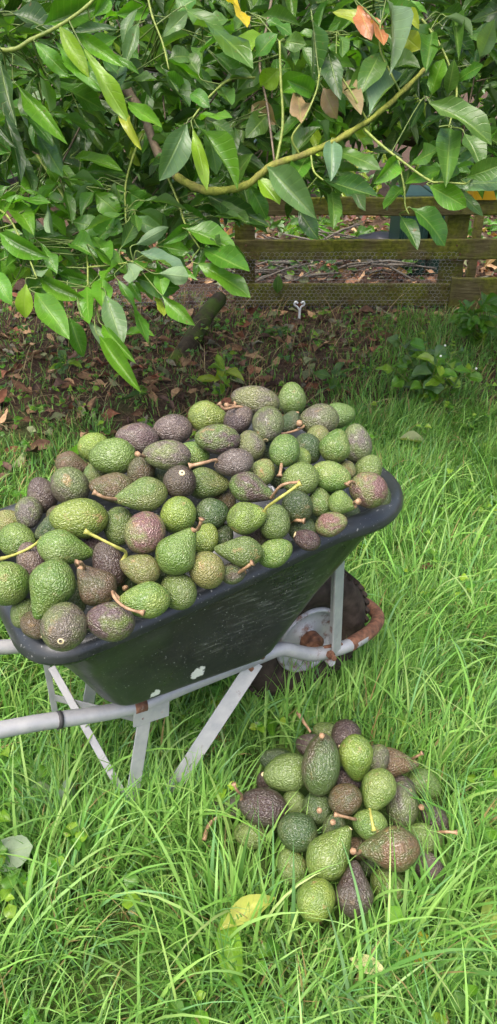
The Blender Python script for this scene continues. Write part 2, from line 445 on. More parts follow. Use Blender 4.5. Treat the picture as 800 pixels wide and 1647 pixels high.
# ================================================================== FENCE (mossy rails, posts, netting), 5.2 m away
FY = 5.25
def fence():
    root = empty('rail_fence', (0.6, FY, 0))
    tag(root, 'low mossy rail fence with wire netting behind the heaped wheelbarrow', 'fence')
    inv = Matrix.Translation((-0.6, -FY, 0))
    def rail(px0, px1, ytop, ybot, Y, thick=0.035, name='rail', drop=0.0):
        a = at_y(px0, ytop, Y); b = at_y(px1, ytop, Y); c = at_y(px0, ybot, Y)
        x0, x1, z1, z0 = a.x, b.x, a.z, c.z
        bm = bmesh.new()
        n = max(4, int((x1 - x0) / 0.12))
        rings = []
        for i in range(n + 1):
            x = x0 + (x1 - x0) * i / n
            w = 0.006 * mnoise.noise(Vector((x * 3, z0 * 9, 1)))
            w2 = 0.005 * mnoise.noise(Vector((x * 3.4, z0 * 9, 5)))
            dz = drop * i / n
            e = 0.006
            prof = [(-thick / 2, z0 + e + w), (-thick / 2 + e, z0 + w), (thick / 2 - e, z0 + w), (thick / 2, z0 + e + w),
                    (thick / 2, z1 - e + w2), (thick / 2 - e, z1 + w2), (-thick / 2 + e, z1 + w2), (-thick / 2, z1 - e + w2)]
            rings.append([bm.verts.new((x - 0.6, Y - FY + u, v + dz)) for u, v in prof])
        for r0, r1 in zip(rings, rings[1:]):
            for k in range(8): bm.faces.new((r0[k], r0[(k + 1) % 8], r1[(k + 1) % 8], r1[k]))
        bm.faces.new(rings[0]); bm.faces.new(rings[-1][::-1])
        return bm_obj(name, bm, M['board'], root)
    rail(350, 930, 317, 346, FY)                       # top rail
    rail(376, 930, 386, 418, FY, drop=0.01)            # middle rail
    rail(380, 735, 456, 491, FY - 0.004)               # bottom rail
    # short upright board nailed over the lower right end
    o = rail(727, 960, 446, 512, FY - 0.045, name='board')
    def post(px, Y, ytop, w, name='post', dep=0.10):
        p = at_y(px, ytop, Y)
        bm = bmesh.new()
        add_box(bm, (p.x - 0.6, Y - FY, p.z / 2 - 0.15), (w, dep, p.z + 0.30), bev=0.008)
        bm_obj(name, bm, M['board'], root)
    post(741, FY + 0.072, 312, 0.145)
    post(394, FY + 0.072, 316, 0.135)
    post(960, FY + 0.072, 312, 0.13)
    post(774, FY + 0.42, 330, 0.06, dep=0.05)
    for px in (394, 741):
        for ytop, ybot in ((317, 346), (386, 418), (456, 491)):
            if px == 741 and ytop == 456: continue
            for f in (0.28, 0.72):
                c = at_y(px + rng.uniform(-6, 6), ytop + (ybot - ytop) * f, FY - 0.019)
                bm = bmesh.new(); add_lathe(bm, [(0.0001, 0.004), (0.006, 0.003), (0.007, -0.004)], 8, Matrix.Translation((c.x - 0.6, c.y - FY - 0.001, c.z)) @ Matrix.Rotation(R(90), 4, 'X'))
                bm_obj('nail', bm, M['rust'], root)
    # hexagonal wire netting stapled along the front of the lower rails and on to the left of the end post
    c = 0.030
    x0, x1 = at_y(180, 450, FY).x, at_y(738, 450, FY).x
    z0, z1 = 0.0, at_y(400, 402, FY).z
    Y = -0.035
    segs = []
    rows = int((z1 - z0) / (c * 0.75)); cols = int((x1 - x0) / c)
    def jit(x, z):
        return (x + 0.006 * mnoise.noise(Vector((x * 9, z * 9, 0))) - 0.6,
                Y + 0.012 * mnoise.noise(Vector((x * 2.4, z * 5, 7))) - 0.010 * max(0, 0.2 - z) - (0.15 * max(0, -x + 0.1) * (0.5 - z)), z + 0.004 * mnoise.noise(Vector((x * 9, z * 9, 4))))
    for r in range(rows):
        zz = z0 + r * c * 0.75
        for q in range(cols):
            xx = x0 + q * c + (c / 2 if r % 2 else 0)
            top = z1 if xx > 0 else z1 * max(0.25, 1 + xx * 0.5)
            if zz > top: continue
            segs.append((jit(xx, zz), jit(xx, zz + c * 0.5)))
            segs.append((jit(xx, zz + c * 0.5), jit(xx + c / 2, zz + c * 0.75)))
            segs.append((jit(xx, zz + c * 0.5), jit(xx - c / 2, zz + c * 0.75)))
    for zz in (0.06, 0.20, 0.33):                       # straining wires
        n = 60
        for i in range(n):
            xa = x0 + (x1 - x0) * i / n; xb = x0 + (x1 - x0) * (i + 1) / n
            segs.append((jit(xa, zz), jit(xb, zz)))
    A = np.array([s[0] for s in segs]); B = np.array([s[1] for s in segs])
    T = B - A; T /= np.linalg.norm(T, axis=1)[:, None]
    U = np.cross(T, np.array([0, 1.0, 0.0])); U /= np.linalg.norm(U, axis=1)[:, None] + 1e-9
    W = np.cross(T, U)
    rr = 0.0009
    V, F = [], []
    offs = [U * rr, (-0.5 * U + 0.866 * W) * rr, (-0.5 * U - 0.866 * W) * rr]
    V = np.stack([A + offs[0], A + offs[1], A + offs[2], B + offs[0], B + offs[1], B + offs[2]], axis=1).reshape(-1, 3)
    base = np.arange(len(segs))[:, None] * 6
    F = np.concatenate([base + np.array([[0, 1, 4, 3]]), base + np.array([[1, 2, 5, 4]]), base + np.array([[2, 0, 3, 5]])])
    link_mesh('wire_netting', np_mesh('wire_netting', V, F4=F), M['wire'], root)
fence()

def things_by_fence():
    # two dark green bins behind the fence
    for k, (pa, pb, lab) in enumerate(((646, 694, 'dark green plastic bin behind the rails, farther from the yellow tray'), (698, 733, 'dark green plastic bin behind the rails, nearer the yellow tray and thick post'))):
        Y = 6.15 + 0.04 * k
        a, b = at_y(pa, 345, Y), at_y(pb, 345, Y)
        w = b.x - a.x
        h = at_y(pa, 322, Y).z
        root = empty('compost_bin', ((a.x + b.x) / 2, Y + 0.25, 0)); tag(root, lab, 'bin', 'green bins behind the fence')
        bm = bmesh.new()
        m = bmesh.ops.create_cube(bm, size=1, matrix=Matrix.Translation((0, 0, h / 2 - 0.02)) @ Matrix.Diagonal((w, 0.5, h, 1)))
        for v in m['verts']:
            if v.co.z > 0.1: v.co.x *= 0.96; v.co.y *= 0.96
        bmesh.ops.bevel(bm, geom=list(bm.edges), offset=0.02, segments=2, affect='EDGES')
        for i in range(3): add_box(bm, (-w * 0.3 + i * w * 0.3, -0.252, h * 0.45), (w * 0.06, 0.02, h * 0.72), bev=0.004)
        bm_obj('bin_body', bm, M['bin'], root, angle=40)
        bm = bmesh.new(); add_box(bm, (0, 0, h + 0.012), (w * 1.03, 0.53, 0.055), bev=0.018)
        bm_obj('bin_lid', bm, M['bin'], root, angle=40)
    # yellow tray sitting over the post top
    p0, p1 = at_y(752, 317, FY + 0.1), at_y(797, 317, FY + 0.1)
    w = p1.x - p0.x
    bm = bmesh.new()
    prof = [(0.5, 0.0), (0.54, 0.10), (0.57, 0.10), (0.57, 0.092)]
    rings = []
    for (sx, z) in [(0.0, 0.0)] + []: pass
    loops = [(0.90, 0.0), (1.0, 0.075), (1.06, 0.078), (1.06, 0.088), (0.98, 0.090), (0.87, 0.012)]
    for s, z in loops:
        rings.append([bm.verts.new((sx * w / 2 * s, sy * 0.10 * s, z)) for sx, sy in ((-1, -.8), (-.8, -1), (.8, -1), (1, -.8), (1, .8), (.8, 1), (-.8, 1), (-1, .8))])
    for a, b in zip(rings, rings[1:]):
        for k in range(8): bm.faces.new((a[k], a[(k + 1) % 8], b[(k + 1) % 8], b[k]))
    bm.faces.new(rings[0][::-1]); bm.faces.new(rings[-1])
    o = bm_obj('yellow_tray', bm, M['yellow'], None, angle=35)
    o.location = ((p0.x + p1.x) / 2, FY + 0.06, p0.z + 0.002)
    tag(o, 'bright yellow plastic tray on top of the fence by the thick post', 'tray')
    # white forked plant marker stuck in the litter
    b = at_z(481, 513, 0.0); b.z = ground_z(b.x, b.y)
    root = empty('plant_marker', b); tag(root, 'small white forked plant marker standing in leaf litter before the fence', 'plant marker')
    bm = bmesh.new(); add_strap(bm, (0, 0, -0.02), (0.004, 0, 0.072), (1, 0, 0), 0.016, 0.006); bm_obj('marker_stake', bm, M['white'], root)
    for s in (-1, 1):
        bm = bmesh.new()
        add_tube(bm, spline([(0.004, 0, 0.068), (0.012 * s, 0, 0.095), (0.033 * s, -0.004, 0.112), (0.026 * s, -0.008, 0.132), (0.010 * s, -0.006, 0.122)], 4), 0.0065, 6)
        bm_obj('marker_loop', bm, M['white'], root, sm=True)
    # mossy leaning stake at the left end of the netting
    a = at_z(288, 578, 0.0); top = at_y(352, 478, 5.0)
    bm = bmesh.new()
    d = (top - a).normalized()
    pts = [a - d * 0.10] + [a + (top - a) * t + Vector((0.012 * math.sin(t * 7), 0, 0.01 * math.sin(t * 5))) for t in (0, .25, .5, .75, 1.0)]
    add_tube(bm, pts, [0.06, 0.058, 0.056, 0.055, 0.052, 0.050], 10)
    for v in bm.verts: v.co += Vector((mnoise.noise(v.co * 14), mnoise.noise(v.co * 14 + Vector((5, 0, 0))), mnoise.noise(v.co * 14 + Vector((0, 9, 0))))) * 0.010
    o = bm_obj('leaning_stake', bm, M['mossy'], None, sm=True)
    tag(o, 'mossy round stake leaning at the end of the wire netting', 'stake')
    # black plastic scrap and grey sticks behind the fence
    c = at_z(592, 392, 0.0)
    bm = bmesh.new(); bmesh.ops.create_icosphere(bm, subdivisions=3, radius=1.0)
    for v in bm.verts:
        n = mnoise.noise(v.co * 1.9) * 0.35 + mnoise.noise(v.co * 4.5) * 0.18
        v.co *= 1 + n; v.co.x *= 0.26; v.co.y *= 0.18; v.co.z *= 0.13
        v.co.z = max(v.co.z, -0.03)
    o = bm_obj('plastic_bag', bm, M['black'], None, sm=True); o.location = (c.x, 6.7, 0.10)
    tag(o, 'crumpled black plastic bag lying behind the fence', 'bag')
    V = []
    bm = bmesh.new()
    for i in range(70):
        cx = rng.uniform(0.05, 1.25); cy = rng.uniform(5.9, 7.2); z = 0.03 + 0.22 * rng.random() * max(0, 1 - abs(cx - 0.75) / 0.7)
        an = rng.gauss(0.1, 0.5); L = rng.uniform(0.2, 0.55); dz = rng.gauss(0, 0.05)
        dx, dy = math.cos(an) * L / 2, math.sin(an) * L / 2
        r_ = rng.uniform(0.004, 0.012)
        add_tube(bm, [(cx - dx, cy - dy, z - dz), (cx, cy, z + 0.02), (cx + dx, cy + dy, z + dz)], [r_, r_, r_ * 0.6], 5)
    tag(bm_obj('brushwood', bm, M['stick'], None, sm=True), kind='stuff', label='heap of grey dead sticks on the soil behind the fence', cat='brushwood')
things_by_fence()

# ================================================================== WHEELBARROW
BAR_P, BAR_YAW = Vector((-0.352, 0.912, 0.0)), R(30)
BM_ = Matrix.Translation(BAR_P) @ Matrix.Rotation(BAR_YAW, 4, 'Z')          # barrow axes: a forward, b to the far side, z up
BM_I = BM_.inverted()
def rim_z(a):
    a = min(a, 0.60) + 0.0 * a
    return 0.656 + 0.06 * a + 0.09 * a * a
def rrect(a0, a1, b0, b1, rr, rf, zf, n=7):
    """rounded outline: rear corners rr, front corners rf"""
    out = []
    for (ca, cb, r, st) in ((a1 - rf, b0 + rf, rf, -90), (a1 - rf, b1 - rf, rf, 0), (a0 + rr, b1 - rr, rr, 90), (a0 + rr, b0 + rr, rr, 180)):
        for k in range(n + 1):
            th = R(st + 90 * k / n)
            a = ca + r * math.cos(th); b = cb + r * math.sin(th)
            out.append((a, b))
    # subdivide the long straights so the rim can curve
    res = []
    m = len(out)
    for i in range(m):
        p, q = out[i], out[(i + 1) % m]
        res.append(p)
        if math.hypot(q[0] - p[0], q[1] - p[1]) > 0.08 or (i % (n + 1) == n):
            for k in range(1, 8): res.append((p[0] + (q[0] - p[0]) * k / 8, p[1] + (q[1] - p[1]) * k / 8))
    return [(a, b, zf(a)) for a, b in res]
BW = 0.53
def wheelbarrow():
    root = empty('wheelbarrow', BAR_P, BAR_YAW)
    tag(root, 'black plastic wheelbarrow on galvanised tube frame, heaped high with avocados', 'wheelbarrow')
    bm = bmesh.new()
    fz = lambda a: 0.402 - 0.045 * (a - 0.15)
    L = []
    def off(d, dz, rr=0.10, rf=0.17): return rrect(0 + d, 0.855 - d, 0 + d, BW - d, max(rr - d, .02), max(rf - d, .02), lambda a: rim_z(a) + dz)
    L.append(rrect(0.155, 0.530, 0.092, BW - 0.092, 0.05, 0.045, fz))                 # floor, outside
    L.append(rrect(0.143, 0.548, 0.084, BW - 0.084, 0.06, 0.06, lambda a: fz(a) + 0.014))
    L.append(rrect(0.088, 0.675, 0.058, BW - 0.058, 0.08, 0.11, lambda a: 0.52 + 0.03 * a))
    L.append(off(0.030, -0.034))
    L.append(off(0.022, -0.030))
    L.append(off(0.020, -0.030)); L.append(off(0.008, -0.034)); L.append(off(0.003, -0.030)); L.append(off(0.002, -0.025)); L.append(off(0.005, -0.022))                         # lower bead of the lip
    for d_, z_ in ((-0.001, -0.022), (0.000, -0.014), (0.003, -0.007), (0.008, -0.001), (0.014, 0.004), (0.021, 0.0065), (0.029, 0.006), (0.036, 0.002), (0.042, -0.006)): L.append(off(d_, z_))
    L.append(off(0.046, -0.030))
    L.append(rrect(0.098, 0.665, 0.068, BW - 0.068, 0.08, 0.10, lambda a: 0.52 + 0.03 * a))
    L.append(rrect(0.155, 0.535, 0.100, BW - 0.100, 0.06, 0.06, lambda a: 0.425))
    rings = [[bm.verts.new(p) for p in loop] for loop in L]
    n = len(rings[0])
    for A, B in zip(rings, rings[1:]):
        for k in range(n): bm.faces.new((A[k], A[(k + 1) % n], B[(k + 1) % n], B[k]))
    bm.faces.new(rings[0]); bm.faces.new(rings[-1])
    tub = bm_obj('tub', bm, M['tub'], root, angle=50)
    # one bent tube: handle, side rail, loop round the wheel, and back
    cb = BW / 2
    def side(s):   # s=-1 near, +1 far
        o = lambda v: cb + s * v
        return [(-0.62, o(0.20), 0.57), (-0.40, o(0.17), 0.525), (-0.05, o(0.130), 0.423), (0.14, o(0.125), 0.362), (0.235, o(0.125), 0.342),
                (0.33, o(0.125), 0.346), (0.50, o(0.125), 0.346), (0.57, o(0.126), 0.345), (0.62, o(0.127), 0.315), (0.675, o(0.127), 0.285), (0.775, o(0.118), 0.262), (0.872, o(0.085), 0.245)]
    near = side(-1); far = side(1)
    bm = bmesh.new()
    path = spline(near + [(0.935, cb - 0.033, 0.230), (0.935, cb + 0.033, 0.230)] + far[::-1], 4)
    add_tube(bm, path, 0.0165, 12)
    bm_obj('frame_tube', bm, M['steel'], root, sm=True)
    bm = bmesh.new()                                    # rusted front of the loop: a sleeve of rust just proud of the tube
    add_tube(bm, spline([(0.775, cb - 0.118, 0.262), (0.872, cb - 0.085, 0.245), (0.935, cb - 0.033, 0.230), (0.935, cb + 0.033, 0.230), (0.872, cb + 0.085, 0.245), (0.775, cb + 0.118, 0.262)], 5), 0.0176, 12)
    tag(bm_obj('wheel_guard', bm, M['rust'], root, sm=True), label='rusty front loop of the frame tube')
    bm = bmesh.new(); add_tube(bm, [(0.055, cb - 0.127, 0.3905), (0.063, cb - 0.127, 0.3882)], 0.0182, 12); bm_obj('tape_ring', bm, M['strap'], root, sm=True)
    # legs: near and far, each an upright and a raking brace on a skid
    for s in (-1, 1):
        b = cb + s * 0.135; bo = cb + s * 0.148
        bm = bmesh.new()
        add_strap(bm, (0.235, b, 0.335), (0.172, bo, 0.07), (1, 0, 0), 0.030, 0.005)
        add_strap(bm, (0.172, bo, 0.085), (0.165, bo, 0.0), (1, 0, 0), 0.030, 0.005)
        bm_obj('leg', bm, M['steel'], root)
        bm = bmesh.new()
        add_strap(bm, (0.50, b, 0.345), (0.27, bo + s * 0.003, 0.075), (1, 0, 1), 0.036, 0.005)
        add_strap(bm, (0.275, bo + s * 0.003, 0.085), (0.215, bo + s * 0.003, 0.004), (1, 0, 0.6), 0.036, 0.005)
        add_strap(bm, (0.47, b, 0.345), (0.535, b, 0.366), (0, 0, 1), 0.022, 0.005)
        bm_obj('leg_brace', bm, M['steel'], root)
        bm = bmesh.new(); add_strap(bm, (0.13, bo, 0.006), (0.26, bo, 0.006), (0, 1, 0), 0.03, 0.006); bm_obj('skid', bm, M['steel'], root)
        bm = bmesh.new(); add_strap(bm, (0.205, b + s * .003, 0.325), (0.285, b + s * .003, 0.318), (0, 0, 1), 0.045, 0.005); bm_obj('bracket', bm, M['steel'], root)
        bm = bmesh.new(); add_tube(bm, [(0.212, b - s * 0.010, 0.3455), (0.238, b - s * 0.010, 0.3425)], 0.0175, 12); bm_obj('weld_collar', bm, M['rusty'], root, sm=True)
    # cross braces between the legs
    bm = bmesh.new(); add_strap(bm, (0.112, cb + 0.128, 0.30), (0.178, cb - 0.15, 0.06), (1, 0, 0.4), 0.017, 0.004); bm_obj('cross_brace', bm, M['brace'], root)
    bm = bmesh.new(); add_strap(bm, (0.105, cb + 0.138, 0.20), (0.225, cb - 0.13, 0.305), (0, 0, 1), 0.018, 0.004); bm_obj('cross_brace', bm, M['brace'], root)
    bm = bmesh.new(); add_strap(bm, (0.103, cb + 0.132, 0.37), (0.103, cb + 0.136, 0.02), (1, 0, 0), 0.014, 0.004); bm_obj('upright', bm, M['steel'], root)
    # front stays
    for s in (-1, 1):
        b = cb + s * 0.138
        bm = bmesh.new()
        add_strap(bm, (0.722, b, 0.272), (0.705, b + s * 0.006, 0.60), (1, -0.35 * s, 0), 0.034, 0.005)
        add_strap(bm, (0.722, b - s * 0.012, 0.272), (0.705, b - s * 0.006, 0.60), (0.35, s, 0), 0.022, 0.005)
        bm_obj('front_stay', bm, M['steel'], root)
        bm = bmesh.new(); add_strap(bm, (0.69, b - s * .012, 0.285), (0.745, b - s * .012, 0.272), (0, 0, 1), 0.030, 0.008); bm_obj('axle_bracket', bm, M['rusty'], root)
        bm = bmesh.new()
        for aa in (0.700,):
            add_lathe(bm, [(0.0001, 0.0), (0.011, 0.0), (0.011, 0.010), (0.007, 0.010), (0.007, 0.022), (0.0001, 0.022)], 6, Matrix.Translation((aa, b + s * 0.002, 0.285)) @ Matrix.Rotation(R(-90 * s), 4, 'X'))
        bm_obj('bolt', bm, M['rusty'], root)
    # wheel
    W = Matrix.Translation((0.715, cb, 0.243)) @ Matrix.Rotation(R(90), 4, 'X')
    prof = []
    Rt, rt = 0.137, 0.054
    for k in range(14):
        th = 2 * math.pi * k / 14
        prof.append((Rt + rt * math.cos(th) * 0.98, rt * 1.0 * math.sin(th)))
    bm = bmesh.new(); add_lathe(bm, prof, 48, W, close=True)
    for k in range(40):                                  # tread lugs
        for sgn in (-1, 1):
            th = 2 * math.pi * (k + (0.5 if sgn > 0 else 0)) / 40
            m = W @ Matrix.Rotation(th, 4, 'Z') @ Matrix.Translation((Rt + rt - 0.003, 0, sgn * 0.017)) @ Matrix.Rotation(R(18 * sgn), 4, 'X')
            bmesh.ops.create_cube(bm, size=1, matrix=m @ Matrix.Diagonal((0.010, 0.013, 0.030, 1)))
    tyre = bm_obj('tyre', bm, M['tyre'], None, angle=45)
    bm = bmesh.new()
    add_lathe(bm, [(0.096, 0.034), (0.093, 0.043), (0.088, 0.044), (0.083, 0.032), (0.078, 0.016), (0.060, 0.012), (0.050, 0.017), (0.030, 0.019), (0.026, 0.034), (0.0001, 0.034)], 40, W)
    add_lathe(bm, [(0.096, -0.034), (0.093, -0.043), (0.088, -0.044), (0.083, -0.032), (0.078, -0.016), (0.060, -0.012), (0.050, -0.017), (0.030, -0.019), (0.026, -0.034), (0.0001, -0.034)], 40, W)
    wheel = bm_obj('wheel', bm, M['rimsteel'], root, sm=True); tyre.parent = wheel
    bm = bmesh.new()
    add_lathe(bm, [(0.0001, -0.135), (0.009, -0.135), (0.009, 0.135), (0.0001, 0.135)], 12, W); bm_obj('axle', bm, M['rusty'], wheel)
    for s in (-1, 1):
        bm = bmesh.new(); add_lathe(bm, [(0.028, s * 0.034), (0.028, s * 0.060), (0.018, s * 0.066), (0.0001, s * 0.066)], 16, W); bm_obj('hub', bm, M['rusty'], wheel)
    # bolt heads on brackets and braces
    for s in (-1, 1):
        b = cb + s * 0.131
        for aa, zz in ((0.225, 0.318), (0.268, 0.314), (0.488, 0.332), (0.516, 0.352)):
            bm = bmesh.new()
            add_lathe(bm, [(0.0001, 0.007), (0.006, 0.006), (0.0075, 0.0), (0.0075, -0.004)], 6, Matrix.Translation((aa, b + s * 0.003, zz)) @ Matrix.Rotation(R(-90 * s), 4, 'X'))
            bm_obj('bolt', bm, M['rusty'], root)
wheelbarrow()

# ================================================================== AVOCADOS
SKIN = {   # two skin colours, how far they mix, russet
    'y': ((0.205, 0.265, 0.045), (0.130, 0.195, 0.034), 0.00, 1.0), 'G': ((0.105, 0.185, 0.032), (0.155, 0.225, 0.050), 0.00, 0.5),
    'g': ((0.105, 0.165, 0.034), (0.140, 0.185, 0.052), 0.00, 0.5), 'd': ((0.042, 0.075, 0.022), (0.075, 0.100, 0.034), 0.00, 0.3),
    'o': ((0.125, 0.150, 0.055), (0.105, 0.088, 0.068), -0.02, 0.6), 'm': ((0.110, 0.165, 0.034), (0.105, 0.066, 0.062), 0.03, 0.5),
    'n': ((0.080, 0.105, 0.030), (0.125, 0.080, 0.040), 0.0, 0.8), 'k': ((0.072, 0.062, 0.030), (0.060, 0.088, 0.024), 0.02, 0.5),
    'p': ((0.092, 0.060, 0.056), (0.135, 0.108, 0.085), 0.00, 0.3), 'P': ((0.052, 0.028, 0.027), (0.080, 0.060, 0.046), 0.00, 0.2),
    'b': ((0.105, 0.072, 0.036), (0.085, 0.085, 0.034), -0.04, 0.5), 'r': ((0.165, 0.085, 0.078), (0.150, 0.180, 0.055), 0.02, 0.8),
    't': ((0.185, 0.165, 0.060), (0.160, 0.190, 0.052), 0.00, 1.0),
}
def avocado_mesh(name, k, bend, seed, nu=22, nv=16):
    """unit fruit along local Z (stem end +Z): k = how pear-shaped"""
    V, F = [], []
    for j in range(nv + 1):
        t = j / nv
        z = -0.5 * math.cos(math.pi * t)
        u = 2 * z
        r = math.sqrt(max(0.0, 1 - u * u))
        s = min(1, max(0, (z + 0.18) / 0.68)); s = s * s * (3 - 2 * s)
        r *= 1 - k * 0.52 * s
        r *= 1 + 0.10 * k * math.exp(-((z + 0.18) / 0.22) ** 2)
        r *= 0.5
        off = bend * 0.16 * (z + 0.1) ** 2
        if j in (0, nv): V.append((off, 0, z)); continue
        for i in range(nu):
            a = 2 * math.pi * i / nu
            d = 1 + 0.035 * mnoise.noise(Vector((math.cos(a) * 1.1 + seed * 7, math.sin(a) * 1.1, z * 2.4))) + 0.012 * mnoise.noise(Vector((math.cos(a) * 4 + seed * 3, math.sin(a) * 4, z * 8)))
            V.append((r * math.cos(a) * d + off, r * math.sin(a) * d, z))
    def vi(j, i): return 0 if j == 0 else (len(V) - 1 if j == nv else 1 + (j - 1) * nu + i % nu)
    F3, F4 = [], []
    for j in range(nv):
        for i in range(nu):
            if j == 0: F3.append((0, vi(1, i + 1), vi(1, i)))
            elif j == nv - 1: F3.append((vi(j, i), vi(j, i + 1), len(V) - 1))
            else: F4.append((vi(j, i), vi(j, i + 1), vi(j + 1, i + 1), vi(j + 1, i)))
    me = np_mesh(name, np.array(V), np.array(F3), np.array(F4))
    me.materials.append(M['avo'])
    return me
AVO = {'r': [avocado_mesh('avocado_round', 0.05, 0.1, s) for s in (1, 2, 3)],
       'o': [avocado_mesh('avocado_oval', 0.22, 0.2, s) for s in (4, 5, 6)],
       'e': [avocado_mesh('avocado_egg', 0.52, 0.3, s) for s in (7, 8, 9)],
       'p': [avocado_mesh('avocado_pear', 0.92, 0.5, s) for s in (10, 11, 12)]}
def scar_mesh():
    bm = bmesh.new(); add_lathe(bm, [(0.0001, 0.010), (0.5, 0.006), (0.62, -0.08), (0.5, -0.3)], 10)
    bmesh.ops.recalc_face_normals(bm, faces=bm.faces)
    me = bpy.data.meshes.new('stem_scar'); bm.to_mesh(me); bm.free(); smooth(me); me.materials.append(M['scar']); return me
SCAR = scar_mesh()

